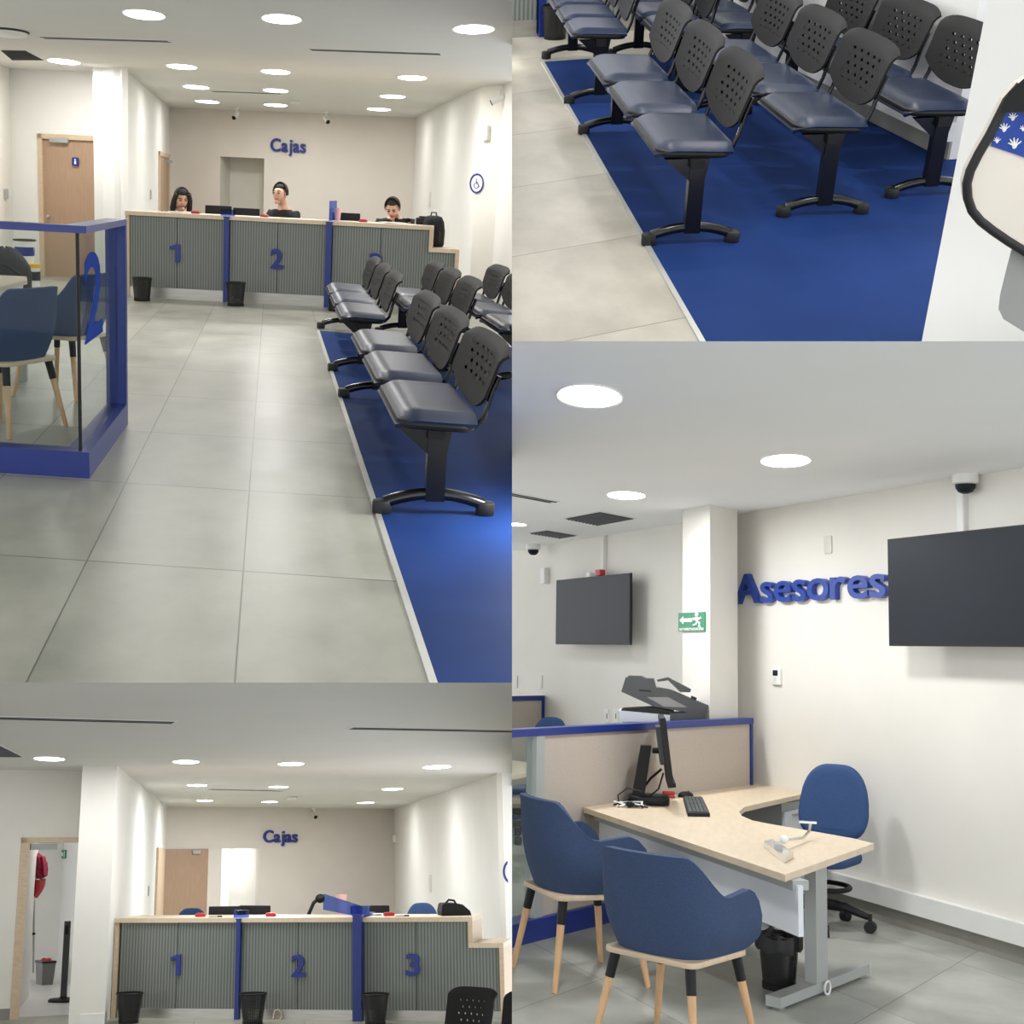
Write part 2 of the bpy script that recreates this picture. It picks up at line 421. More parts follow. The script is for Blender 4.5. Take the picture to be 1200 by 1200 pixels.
# ------------------------------------------------------------------ furniture and fittings
PERF = {}
def bench(label, loc, rz, group, L, sw, pitch, zs=.45, zb=.47, zt=.82, bar=.29, lean=.10, xb=.21, sd=(-.27, .17)):
    """three-seat beam bench facing -x, beam along y; L = distance between its two feet"""
    t = thing('beam_bench', label, 'waiting bench', loc, rz, group)
    MB().box(-.05, .03, -L/2-.06, L/2+.06, zs-.115, zs-.06).build('beam', 'black', t)
    for y in (-L/2, L/2):
        mb = MB(); mb.rings([[(-.045+dx, y+dy, z) for dx, dy in ((0, -.03), (.09, -.03), (.09, .03), (0, .03))] for z in (.07, zs-.1)])
        mb.rings([[(-.19, y-.02, zs-.065), (.07, y-.02, zs-.065), (.07, y+.02, zs-.065), (-.19, y+.02, zs-.065)],
                  [(-.045, y-.02, zs-.19), (.045, y-.02, zs-.19), (.045, y+.02, zs-.19), (-.045, y+.02, zs-.19)]])
        leg = mb.build('leg', 'blackgl', t)
        mb = MB(); mb.tube([(bar*a, y, .052+.05*(1-a*a)) for a in [-.95+1.9*i/12 for i in range(13)]], .030, 10, .85).build('foot_bar', 'blackgl', leg, True)
        for sx in (-1, 1):
            mb = MB(); mb.slab(sx*bar-.045, sx*bar+.045, y-.042, y+.042, 0, .07, .04, .012, 4).build('foot_pad', 'rubber', leg, True)
    key = (round(pitch, 3), round(zb, 3))
    if key not in PERF: PERF[key] = perf_mat('perforated_black_plastic_%d' % len(PERF), (34, 33, 32), sw*.125, .045, sw*.30, zb+.10, zt-.055)
    for k in range(3):
        y = (k-1)*pitch
        a, b = y-sw/2, y+sw/2
        T = Mx.Translation((0, 0, zs)) @ Mx.Rotation(radians(2.5), 4, 'Y') @ Mx.Translation((0, 0, -zs))
        s = MB().slab(sd[0], sd[1], a, b, zs-.065, zs-.022, .09, .02).xf(T).build('seat', 'black', t, True)
        # cushion with a soft waterfall front edge
        g = []
        for i in range(15):
            u = i/14; row = []
            for j in range(13):
                w = -1+2*j/12
                x = sd[0]-.006+(sd[1]-sd[0]+.006)*u
                hw = sw/2*(1-.10*max(0, 1-u*4)**2)*(1-.02*max(0, u*5-4))
                edge = min(1, (1-abs(w))*6)*min(1, u*5+.0)
                z = zs-.022+.036*math.sqrt(max(0, 1-(1-edge)**2)) - .035*max(0, 1-u*3.2)**2
                row.append((x, y+w*hw, z))
            g.append(row)
        MB().sheet(g, -.02).xf(T).build('cushion', 'seatv', s, True, 60)
        g = []
        for i in range(13):
            u = i/12; row = []
            for j in range(17):
                w = -1+2*j/16
                z0 = zb+.10*abs(w)**2.4; z1 = zt-.035*abs(w)**6
                z = z0+(z1-z0)*u
                hw = sw/2*(.95+.05*u)
                x = xb+lean*(z-zb)/(zt-zb)-.035*w*w + .03*max(0, u*6-5)**2
                row.append((x, w*hw, z))
            g.append(row)
        bk = MB().sheet(g, .014).build('backrest', PERF[key], t, True, 60); bk.location = (0, y, 0)
        for sy in (-1, 1):
            q = sy*sw*.42
            pts = [(.02, q*.9, zs-.06), (.12, q*.95, zs-.062), (.17, q, zs-.05), (.205, q, zs-.015), (xb+.012, q, zs+.05), (xb+lean*.35-.008, q, zb+.12), (xb+lean*.6-.004, q, zb+(zt-zb)*.6)]
            MB().tube(pts, .013, 8).build('support_tube', 'blackgl', bk, True).location = (0, 0, 0)
    return t

def armchair(label, loc, rz, group=None, s=1.0, first=None, ztop=.84, zarm=.655):
    """tub chair facing +y: fabric shell, oak base plate, four oak legs with black collars"""
    t = thing('tub_armchair', label, 'armchair', loc, rz, group, s)
    # plan of the shell: right arm front -> back -> left arm front
    P = [(.285, .23), (.292, .12), (.292, 0), (.285, -.10), (.255, -.19), (.19, -.245), (.10, -.268), (0, -.275)]
    P = P + [(-x, y) for x, y in reversed(P[:-1])]
    Q = []
    for i in range(len(P)-1):
        p = [V(P[max(0, min(len(P)-1, i+k))]) for k in (-1, 0, 1, 2)]
        for j in range(3):
            t_ = j/3; Q.append(tuple(.5*(2*p[1]+(p[2]-p[0])*t_+(2*p[0]-5*p[1]+4*p[2]-p[3])*t_**2+(3*p[1]-p[0]-3*p[2]+p[3])*t_**3)))
    P = Q+[P[-1]]
    n = len(P); g = []
    for i, (x, y) in enumerate(P):
        a = abs(i-(n-1)/2)/((n-1)/2)           # 0 back .. 1 arm front
        f = max(0, min(1, (a-.30)/.36)); f = f*f*(3-2*f)
        top = ztop+(zarm-.015-ztop)*f + .02*max(0, 1-abs(a-.86)/.2) - .11*(max(0, (a-.84)/.16))**2.2
        row = []
        for j in range(10):
            u = j/9
            k = .78+.22*math.sin(min(1, u*1.7)*pi/2) if u < .59 else 1.0+.03*(u-.59)
            zz = .425+(top-.425)*u
            row.append((x*k, y*k-.03*max(0, u-.5)*(1-a), zz))
        g.append(row)
    sh = MB().sheet(g, .034).build('shell', 'fabric', t, True, 70)
    MB().slab(-.20, .20, -.19, .235, .432, .50, .09, .03).build('seat_cushion', 'fabric', t, True)
    MB().slab(-.235, .235, -.23, .22, .405, .43, .05, .004).build('base_plate', 'oak', t, True)
    for sx in (-1, 1):
        for y, dy in ((-.185, -.07), (.175, .06)):
            a = V((sx*.19, y, .405)); b = V((sx*.26, y+dy, 0))
            lg = MB().cyl(a, b, .021, .0135, 12).build('leg', 'oakleg', t, True)
            MB().cyl(a+V((0, 0, .002)), a.lerp(b, .27), .0235, .0215, 12).build('collar', 'black', lg, True)
    return t

def office_chair(label, loc, rz, group=None, m='fabric2', low=False, hback=1.0):
    """swivel chair facing +y"""
    t = thing('office_chair', label, 'office chair', loc, rz, group)
    zs = .45
    MB().slab(-.235, .235, -.22, .24, zs-.05, zs+.03, .12, .03).build('seat', m, t, True)
    zb0, hb_ = zs+.07, hback-zs-.07
    pts = []
    for i in range(40):
        a = 2*pi*i/40; c_, s_ = cos(a), sin(a)
        x = .232*math.copysign(abs(c_)**.55, c_); u = .5+.5*math.copysign(abs(s_)**.62, s_)
        pts.append((x*(1.0+.04*math.sin(u*pi)-.26*u**2.4), u))
    rs = []
    for k, d in ((.72, .030), (.88, .026), (.97, .012), (1.0, -.006), (.98, -.026), (.9, -.034), (.7, -.036)):
        rs.append([(x*k, -.25-.08*(.5+(u-.5)*k)+d-.025*math.sin(pi*(.5+(u-.5)*k))+.9*(x*k)**2, zb0+hb_*(.5+(u-.5)*k)) for x, u in pts])
    bk = MB().rings(rs).build('backrest', m, t, True, 70)
    MB().tube([(0, -.05, zs-.07), (0, -.20, zs-.07), (0, -.31, zs-.02), (0, -.335, zs+.2)], .022, 8).build('back_bracket', 'black', t, True)
    MB().lathe([(.034, .14), (.034, .30), (.022, .30), (.022, zs-.05)]).build('gas_column', 'black', t, True)
    MB().tube([(.185*cos(2*pi*i/24), .185*sin(2*pi*i/24), .255) for i in range(25)], .016, 8).build('foot_ring', 'black', t, True)
    bs = MB()
    for i in range(5):
        a = 2*pi*i/5+.75
        bs.tube([(0, 0, .15), (.15*cos(a), .15*sin(a), .14), (.30*cos(a), .30*sin(a), .095)], [.036, .03, .02], 8)
    b = bs.build('star_base', 'black', t, True)
    for i in range(5):
        a = 2*pi*i/5+.75; x, y = .31*cos(a), .31*sin(a); d = V((-sin(a), cos(a), 0))*.025
        c = V((x, y, .036)); mb = MB(); mb.cyl(c-d, c+d, .036, None, 14); mb.cyl(c+V((0, 0, .01)), c+V((0, 0, .08)), .012)
        mb.build('castor', 'rubber', b, True)
    return t

def bin_(label, loc, group=None, h=.30, r0=.105, r1=.135, s=1.0, litter=False, liner=False):
    t = thing('waste_bin', label, 'waste bin', loc, 0, group, s)
    MB().lathe([(r0, .008), (r0+(r1-r0)*.5, h*.5), (r1, h)], cap=False, n=32).build('mesh_wall', 'bin', t, True)
    MB().lathe([(r0+.004, 0), (r0+.006, .03), (r0-.002, .035), (.01, .035)], n=24).build('base', 'black', t, True)
    MB().tube([(r1*cos(2*pi*i/28), r1*sin(2*pi*i/28), h) for i in range(29)], .008, 8).build('rim', 'black', t, True)
    if liner:
        rs = []
        for r, z in ((r1+.012, h-.07), (r1+.012, h-.01), (r1+.004, h+.012), (r1-.012, h-.01), (r1-.02, h-.06)):
            rs.append([((r+.006*sin(5*a)+.004*sin(11*a))*cos(a), (r+.006*sin(5*a)+.004*sin(11*a))*sin(a), z+.008*sin(7*a)) for a in [2*pi*i/40 for i in range(40)]])
        MB().rings(rs, cap=False).build('bag_liner', 'rubber', t, True)
    if litter:
        for k in range(5):
            a = k*1.3; c = (.055*cos(a), .055*sin(a), .045+.02*(k % 3)); mb = MB(); mb.ball(c, (.035, .03, .022), 7, 5)
            for v in mb.bm.verts: v.co += V((random.uniform(-.007, .007) for _ in range(3)))
            tag(mb.build('crumpled_paper', 'paper'), 'crumpled white paper at the bottom of the bin by the first blue post', 'litter', 'crumpled papers in the bin').location = V(loc)
    return t

LIGHT_E = 18.0
def ceil_light(label, P, d, group, stretch=1.0, e=1.0, col=(1, .985, .97)):
    """recessed round downlight set in the ceiling at P, with the lamp that it houses"""
    t = thing('ceiling_light', label, 'ceiling light', (P[0], P[1], R.H), 0, group)
    t.scale = (1, stretch, 1)
    r = d/2
    MB().lathe([(r*1.0, -.002), (r*1.07, -.008), (r*1.10, -.002), (r*1.10, 0)], n=32, cap=False).build('frame', 'plate', t, True)
    MB().lathe([(.002, -.012), (r*.5, -.012), (r*1.0, -.004), (r*1.0, -.001), (.002, -.001)], n=32, cap=False).build('diffuser', 'lamp', t, True)
    ld = bpy.data.lights.new('downlight', 'AREA'); ld.shape = 'DISK'; ld.size = d*.9; ld.energy = LIGHT_E*e*R.le; ld.color = col
    lo = bpy.data.objects.new('downlight', ld); COL.objects.link(lo); lo.parent = t; lo.location = (0, 0, -.03)
    return t

def slot(label, P0, P1, w, group):
    """long linear air slot flush in the ceiling"""
    A, B = V((P0[0], P0[1])), V((P1[0], P1[1])); L = (B-A).length; rz = math.atan2((B-A).y, (B-A).x)
    t = thing('air_slot', label, 'air diffuser', (*(A+B)/2, R.H), rz, group)
    MB().box(-L/2, L/2, -w/2, w/2, -.006, 0).build('frame', 'plate', t)
    for y in (-w*.26, w*.26): MB().box(-L/2+.02, L/2-.02, y-w*.11, y+w*.11, -.010, -.005).build('slot_opening', 'slot', t)
    return t
def grille(label, pts, m='vent', group=None):
    """air grille lying in the ceiling, four corner points"""
    c = sum((V((p[0], p[1])) for p in pts), V((0, 0)))/4
    t = thing('ceiling_grille', label, 'air grille', (*c, R.H), 0, group)
    q = [V((p[0], p[1]))-c for p in pts]
    MB().prism([p*1.05 for p in q], -.006, 0).build('frame', 'plate', t)
    MB().prism([p*.97 for p in q], -.010, -.005).build('core', 'slot', t)
    mb = MB()
    for k in range(9):
        a = (k+.3)/9; b = (k+.62)/9
        mb.prism([q[0].lerp(q[3], a)*.95, q[1].lerp(q[2], a)*.95, q[1].lerp(q[2], b)*.95, q[0].lerp(q[3], b)*.95], -.016, -.009)
    mb.build('louvres', m, t)
    return t

def bullet_cam(label, P, heading, group=None, s=1.0):
    """small camera on a short bracket; P = fixing point, heading = where it looks (xy angle)"""
    t = thing('security_camera', label, 'camera', P, heading, group, s)
    MB().lathe([(.045, 0), (.045, -.02), (.03, -.035)], n=16).build('mount_plate', 'plate', t, True)
    MB().tube([(0, 0, -.02), (0, 0, -.09), (.02, 0, -.13)], .014, 8).build('bracket', 'plate', t, True)
    b = MB().cyl((-.06, 0, -.11), (.10, 0, -.20), .042, .042, 16).build('body', 'plate', t, True)
    MB().cyl((.10, 0, -.20), (.112, 0, -.207), .044, .036, 16).build('lens_cap', 'black', b, True)
    return t
def dome_cam(label, P, group=None, s=1.0):
    t = thing('dome_camera', label, 'camera', (P[0], P[1], R.H), 0, group, s)
    MB().lathe([(.075, 0), (.078, -.02), (.075, -.055), (.06, -.062), (.01, -.062)], n=24).build('housing', 'plate', t, True)
    MB().lathe([(.060, -.060), (.057, -.085), (.042, -.108), (.02, -.118), (.002, -.12)], n=24).build('dome', 'screen', t, True)
    return t
def wall_box(name, label, cat, A, e, n, s, z, w, h, d, m='plate', extra=None, group=None, r=.012):
    """small rounded box fixed on a wall; extra = list of (part, material, ds, dz, w, h)"""
    p = A+e*s
    t = thing(name, label, cat, (p.x, p.y, z), math.atan2(e.y, e.x), group)
    sg = 1 if V((-e.y, e.x)).dot(n) > 0 else -1      # local +y points into the wall when sg > 0
    T = Mx.Rotation(radians(90), 4, 'X')
    q = MB().slab(-w/2, w/2, -h/2, h/2, 0, d, min(r, w/3, h/3), min(.006, d/3)).xf(T)
    if sg < 0: q.xf(Mx.Rotation(pi, 4, 'Z'))
    q.build('body', m, t, True)
    for nm, mm, ds, dz, ww, hh in extra or []:
        q = MB().slab(ds-ww/2, ds+ww/2, dz-hh/2, dz+hh/2, d-.002, d+.004, min(ww, hh)*.2, .001).xf(T)
        if sg < 0: q.xf(Mx.Rotation(pi, 4, 'Z'))
        q.build(nm, mm, t)
    return t

def monitor(label, loc, rz, w=.52, h=.31, z=.28, group=None, tilt=0, lean=0):
    """desk monitor seen from the back (-y); its screen faces +y"""
    t = thing('monitor', label, 'monitor', loc, rz, group)
    MB().slab(-.13, .13, -.10, .10, 0, .015, .03, .004).build('foot', 'black', t)
    MB().rings([[(-.035, -.035-lean, .01), (.035, -.035-lean, .01), (.035, -.01-lean, .01), (-.035, -.01-lean, .01)], [(-.03, -.04, z), (.03, -.04, z), (.03, -.018, z), (-.03, -.018, z)]]).build('stand', 'black', t)
    T = Mx.Translation((0, 0, z)) @ Mx.Rotation(tilt, 4, 'X')
    hs = MB().slab(-w/2, w/2, -h/2, h/2, -.012, .018, .012, .005).xf(T @ Mx.Rotation(radians(90), 4, 'X')).build('housing', 'black', t, True)
    MB().box(-w/2+.012, w/2-.012, .0115, .0135, -h/2+.012, h/2-.012).xf(T).build('display', 'screen', hs)
    return t

def skin_mesh(name, joints, edges, m, parent, sub=2, extra=None):
    me = bpy.data.meshes.new(name); me.from_pydata([j[0] for j in joints], edges, [])
    o = bpy.data.objects.new(name, me); COL.objects.link(o)
    md = o.modifiers.new('s', 'SKIN'); md.use_smooth_shade = True
    for i, j in enumerate(joints):
        sv = me.skin_vertices[0].data[i]; r = j[1]; sv.radius = r if isinstance(r, tuple) else (r, r); sv.use_root = (i == 0)
    o.modifiers.new('u', 'SUBSURF').levels = sub
    dg = bpy.context.evaluated_depsgraph_get(); dg.update()
    nm = bpy.data.meshes.new_from_object(o.evaluated_get(dg))
    bpy.data.objects.remove(o)
    bm = bmesh.new(); bm.from_mesh(nm)
    if extra: extra(bm)
    mb = MB(); mb.bm.free(); mb.bm = bm
    return mb.build(name, m, parent, True, 80)

def person(label, loc, rz, head=(0, .03, 0), long_hair=False, bow=0.0, writing=False, s=1.0, turn=0.0, shade='hair'):
    """seated figure facing +y (hips at z=.5); bow = forward bend of neck and back in metres"""
    t = thing('person', label, 'person', loc, rz, None, s)
    sh = 1.02-bow*.45; hx, hy, hz = head
    neck = V((0, .03+bow*.5, sh+.07)); hd = V((hx, .06+bow*1.0+hy, sh+.185-bow*.35+hz))
    J = [((0, -.02, .50), (.15, .12)), ((0, 0, .72), (.14, .105)), ((0, .01+bow*.3, sh-.08), (.16, .10)), (tuple(V((0, .02+bow*.4, sh))), (.085, .075)), (tuple(neck), (.055, .055)),
         (tuple(neck.lerp(hd, .45)), (.060, .062)), (tuple(hd+V((0, .012, -.03))), (.078, .09)), (tuple(hd+V((0, 0, .035))), (.080, .095)), (tuple(hd+V((0, -.005, .085))), (.060, .07))]
    E = [(0, 1), (1, 2), (2, 3), (3, 4), (4, 5), (5, 6), (6, 7), (7, 8)]
    arms = []
    for sx in (-1, 1):
        i = len(J); y0 = .01+bow*.35
        hand = V((sx*.12, .42, .80)) if not writing else V((sx*.08, .40, .84))
        J += [((sx*.19, y0, sh-.035), (.055, .055)), ((sx*.25, y0+.10, sh-.26), (.043, .043)), (tuple(V((sx*.22, .30, .80))), (.034, .034)), (tuple(hand), (.026, .020)), (tuple(hand+V((-sx*.03, .07, -.01))), (.036, .014))]
        E += [(2, i), (i, i+1), (i+1, i+2), (i+2, i+3), (i+3, i+4)]
        for f in range(4):
            b = len(J); o = hand+V((-sx*.03+(f-1.5)*.019, .075, -.01)); ln = (.03, .038, .036, .028)[f]
            J += [(tuple(o+V((0, ln, .006))), .0085), (tuple(o+V((0, ln*1.9, -.008))), .0075)]
            E += [(i+4, b), (b, b+1)]
        b = len(J); o = hand+V((-sx*.02, .02, 0))
        J += [(tuple(o+V((-sx*.035, .03, 0))), .010), (tuple(o+V((-sx*.045, .055, -.004))), .008)]; E += [(i+3, b), (b, b+1)]
        k = len(J)
        J += [((sx*.10, .06, .49), (.085, .08)), ((sx*.12, .42, .50), (.062, .06)), ((sx*.12, .44, .10), (.042, .045)), ((sx*.12, .55, .05), (.04, .03))]
        E += [(0, k), (k, k+1), (k+1, k+2), (k+2, k+3)]
    Hd = Mx.Translation(hd) @ Mx.Rotation(turn, 4, 'Z') @ Mx.Rotation(-bow*3.2, 4, 'X')
    def face(bm):
        q = MB(); q.bm.free(); q.bm = bm
        def loc_(f):
            n0 = set(bm.verts); f(); bmesh.ops.transform(bm, matrix=Hd, verts=[v for v in bm.verts if v not in n0])
        loc_(lambda: q.rings([[(-.012, .088, .03), (.012, .088, .03), (.010, .085, .05), (-.010, .085, .05)], [(-.017, .098, -.015), (.017, .098, -.015), (.006, .112, .002), (-.006, .112, .002)]]))   # nose
        for sx in (-1, 1): loc_(lambda: q.ball((sx*.080, -.005, .005), (.012, .022, .033), 8, 6))                             # ears
        loc_(lambda: q.ball((0, .062, -.085), (.034, .03, .024), 10, 6))                                                       # chin
    body = skin_mesh('body', J, E, 'skin', t, 2, face)
    for sx in (-1, 1):
        MB().ball((sx*.032, .083, .022), (.015, .008, .007), 8, 6).xf(Hd).build('eye', 'black', t, True)
        MB().tube([(sx*.015, .092, .043), (sx*.034, .091, .049), (sx*.052, .078, .044)], .005, 6).xf(Hd).build('eyebrow', 'hair', t, True)
    MB().ball((0, .086, -.048), (.026, .008, .006), 10, 5).xf(Hd).build('mouth', 'lip', t, True)
    # hair cap, open over the face
    g = []
    for i in range(13):
        th = i/12*(1.9 if not long_hair else 2.2); row = []
        for j in range(17):
            ph = radians(-205+230*j/16) if long_hair else radians(-190+200*j/16)
            r = (.086, .103, .110)
            tt = min(th, 1.95)
            row.append((r[0]*sin(tt)*cos(ph), -.006+r[1]*sin(tt)*sin(ph), .035+r[2]*cos(tt)))
        g.append(row)
    MB().sheet(g, .012).xf(Hd).build('hair', 'hair', t, True, 80)
    MB().ball((0, (-.012 if long_hair else -.03), (.098 if long_hair else .088)), (.074, .080, .046), 12, 7).xf(Hd).build('hair', 'hair', t, True)
    if long_hair:
        for sx in (-1, 1):
            MB().tube([(sx*.070, .035, .09), (sx*.094, .02, .0), (sx*.100, .0, -.10), (sx*.095, .01, -.22)], [.03, .034, .036, .02], 8).xf(Hd).build('hair_lock', 'hair', t, True)
        MB().ball((0, -.075, -.06), (.085, .045, .14), 12, 8).xf(Hd).build('hair_lock', 'hair', t, True)
    # shirt follows torso and arms
    JS = [((0, -.02, .52), (.165, .135)), ((0, 0, .72), (.155, .12)), ((0, .01+bow*.3, sh-.08), (.175, .115)), ((0, .02+bow*.4, sh+.015), (.105, .085))]
    ES = [(0, 1), (1, 2), (2, 3)]
    for sx in (-1, 1):
        i = len(JS); y0 = .01+bow*.35
        JS += [((sx*.19, y0, sh-.035), (.067, .067)), ((sx*.25, y0+.10, sh-.26), (.055, .055)), ((sx*.225, .27, .805), (.042, .042))]
        ES += [(2, i), (i, i+1), (i+1, i+2)]
    skin_mesh('shirt', JS, ES, 'shirt', t, 2)
    MB().tube([(.05*cos(a), neck.y-.015+.05*sin(a), sh+.03-.02*sin(a)) for a in [2*pi*i/16 for i in range(17)]], .016, 8).build('collar', 'shirt', t, True)
    return t


def counter(label, A, e, n, bays, sL, sStep, sEnd, H, Hlow, numbers, depth=.6, kick=.14, we=.05, pitch=.034):
    """teller counter along e from floor point A: oak top and ends, ribbed grey fronts in bays, steel kick plates, lower ledge at its right end"""
    t = thing('service_counter', label, 'service counter', (A.x, A.y, 0))
    O = V((0, 0)); rib = rib_mat('ribbed_grey_front', (132, 137, 130), (92, 97, 93), pitch, e.x, e.y)
    B = lambda s0, s1, d0, d1, z0, z1: slice_box(MB(), O, e, n, s0, s1, d0, d1, z0, z1)
    th = .05
    B(sL, sL+we, -.30, .0, 0, H-th).build('end_panel', 'oak', t)
    B(sL, sStep, -depth, .02, H-th, H).build('countertop', 'oaktop', t)
    B(sStep-we, sStep, -depth, .02, Hlow, H-th).build('step_panel', 'oak', t)
    B(sStep-we, sEnd, -depth, .02, Hlow-th, Hlow).build('lower_top', 'oaktop', t)
    B(sEnd-we, sEnd, -depth, .02, 0, Hlow-th).build('end_panel', 'oak', t)
    B(sL+we, sEnd-we, -depth-.75, -depth, .70, .735).build('worktop', 'oaktop', t)
    B(sL+we, sStep-we, -.12, -.055, .02, H-th).build('seam_backing', 'black', t); B(sStep-we, sEnd-we, -.12, -.055, .02, Hlow-th).build('seam_backing', 'black', t)  # dark backing added to stop light leaking through the front panel seams
    for i, (a, b) in enumerate(bays):
        step = i == len(bays)-1
        m = (a+b)/2-.004 if not step else (a+sStep-we)/2
        for (p, q) in (((a, m), (m+.008, b)) if not step else ((a, m), (m+.008, sStep-we))):
            fp = B(p, q, -.05, -.02, kick, H-th).build('front_panel', rib, t)
        if step: fp2 = B(sStep-we, sEnd-we, -.05, -.02, kick, Hlow-th).build('front_panel', rib, t)
        B(a, (sEnd-we) if step else b, -.05, -.008, 0, kick).build('kick_plate', 'steel', t)
        if i < len(numbers):
            s0, z0, hh, ww, ch = numbers[i]
            p = e*s0
            word(fp, ch, (p.x, p.y, z0), e, n, hh, ww, .035, 'sign', .022, 'number', stand=-.018)
    return t

def divider(label, A, e, n, s0, s1, z, d0, d1, group, screen=None, holder=True):
    """blue post standing between two bays, with a clear blue screen or holder on the counter"""
    P = A+e*s0
    t = thing('counter_divider', label, 'divider', (P.x, P.y, 0), 0, group); O = V((0, 0)); w = s1-s0
    slice_box(MB(), O, e, n, 0, w, -.06, d1, 0, z).build('post', 'blue', t)
    slice_box(MB(), O, e, n, -.01, w+.01, -.60, d1, z, z+.012).build('cap_rail', 'blue', t)
    if screen:
        slice_box(MB(), O, e, n, w*.35, w*.35+.012, -screen[0], -.02, z+.012, z+screen[1]).build('acrylic_screen', 'bglass', t)
    if holder:
        slice_box(MB(), O, e, n, -.05, w+.05, -.12, .0, z+.012, z+.10).build('leaflet_holder', 'bglass', t)
    return t
# ================================================================== upper-left view: the banking hall with tellers at work
XL = (1, -(600-PX)/F, 0); XR = (-1, (600-PX)/F, 0)
R = Room(1.45, 230.5, .05, 319, 2.98, [XL, (0, -200/F, -1)]); R.le = 1.1; R1 = R
f, c, at = R.f, R.c, R.at
G = 'upper-left view'
# --- shell
cA, cB, cB2, cC, cC0, cD, cE, cF, cG = c(11, 80.5), c(119, 84), c(146, 85.5), c(143, 79), c(119, 79), c(199, 126), c(488, 138), c(563.7, 101), c(590, 100)
H1 = f(475, 682)-f(102, 657); d1 = H1.normalized()
t0 = f(102, 657); t1 = f(285, 670)
nA = V((-d1.y, d1.x))                      # across the rows
e1 = V((1, 0))
row_off = nA.x*t0.x+nA.y*t0.y
rows_sp = abs((nA.x*(f(150, 566)-t0).x+nA.y*(f(150, 566)-t0).y))
col_off = t0.x; col_sp = (t1-t0).x
K['tile1'] = tile_mat('cement_tile_hall', [(1, 0, col_off, col_sp, .006), (nA.x, nA.y, row_off, rows_sp, .011)], (168, 167, 154), (136, 136, 124), (96, 95, 88), stretch=(1.2, .7, 1))
struct(MB().prism([(-8, .4), (8, .4), (8, 32), (-8, 32)], -.05, 0), 'floor', 'tile1')
struct(MB().prism([(-8, .4), (8, .4), (8, 32), (-8, 32)], R.H, R.H+.08), 'ceiling', 'ceil')
wallpiece('wall_left', cA+V((0, -5, 0)), cA, 'cream')
# wall with the brown door
A, B = cA, cB2
pd0 = R.wall(45, 200, A, B); pd1 = R.wall(123, 200, A, B); zt = R.wall(60, 157, A, B).z
A2, e, n = frame_of(A, B)
s0 = (V((pd0.x, pd0.y))-A2).dot(e); s1 = (V((pd1.x, pd1.y))-A2).dot(e)
wallpiece('wall_back', A, B, 'white', holes=[(s0, s1, 0, zt)])
fr = MB()
for q in ((s0, s0+.07, 0, zt), (s1-.07, s1, 0, zt), (s0, s1, zt-.07, zt)): slice_box(fr, A2, e, n, q[0], q[1], -.11, .02, q[2], q[3])
dr = struct(fr, 'door_1', 'oak'); 
lf = MB(); slice_box(lf, A2, e, n, s0+.07, s1-.07, -.08, -.03, .005, zt-.07); leaf = lf.build('leaf', 'door', dr)
q = R.wall(58.5, 254, A, B); sk = (V((q.x, q.y))-A2).dot(e)
pk = A2+e*sk; mk = MB(); mk.cyl((pk.x, pk.y, q.z), tuple((pk-n*.05).to_3d()+V((0, 0, q.z))), .018); mk.ball(tuple((pk-n*.07).to_3d()+V((0, 0, q.z))), .033); mk.build('door_knob', 'steel', leaf, True)
qs = R.wall(70, 163.5, A, B); sl = (V((qs.x, qs.y))-A2).dot(e)
slice_box(MB(), A2, e, n, sl-.14, sl+.14, -.03, .05, qs.z-.045, qs.z+.02).build('door_closer', 'greyl', leaf)
q = R.wall(88.5, 189.5, A, B); ss = (V((q.x, q.y))-A2).dot(e)
t = wall_box('door_sign', 'small square navy sign with a white pictogram on the brown door', 'sign', A2, e, n, ss, q.z, .105, .12, .012, 'sign', [('pictogram', 'paper', 0, -.012, .03, .05), ('pictogram', 'paper', 0, .03, .022, .022)])
wallpiece('baseboard_back', A2+e*.0, A2+e*(s0), 'skirt', 0, .09, .0-.012)
# column and the white side wall
wallpiece('wall_column', cC0, cC, 'white'); wallpiece('wall_column', cC0, cC0+V((0, .8, 0)), 'white')
wallpiece('baseboard_column', cC0, cC, 'plate', 0, .10, -.012)
wallpiece('wall_inner_left', cC+V((0, .02, 0)), cD, 'white')
# back wall with a tall niche
A, B = cD, cE; A2, e, n = frame_of(A, B); Lb = (V((B.x, B.y))-A2).length
sv = lambda u, v=200: (lambda q: ((V((q.x, q.y))-A2).dot(e), q.z))(R.wall(u, v, A, B))
n0, n1, nz = sv(258)[0], sv(309.5)[0], sv(284, 184.5)[1]
wallpiece('wall_back', A, B, 'beige', holes=[(n0, n1, 0, nz)])
nb = MB(); slice_box(nb, A2, e, n, n0-.1, n1+.1, -.75, -.70, 0, nz+.1); slice_box(nb, A2, e, n, n0-.08, n0, -.70, -.12, 0, nz+.1); slice_box(nb, A2, e, n, n1, n1+.08, -.70, -.12, 0, nz+.1); slice_box(nb, A2, e, n, n0-.1, n1+.1, -.70, -.12, nz, nz+.08)
struct(nb, 'wall_niche', 'platew')
# Cajas lettering
s0, z0 = sv(317.5, 177); s1, z1 = sv(359, 164); P = A2+e*s0
t = thing('wall_lettering', 'blue raised letters reading Cajas on the beige wall above the seated tellers', 'sign', (P.x, P.y, z0))
word(t, 'Cajas', (0, 0, 0), e, n, sv(318, 162)[1]-z0, s1-s0, .06, 'sign', .02)
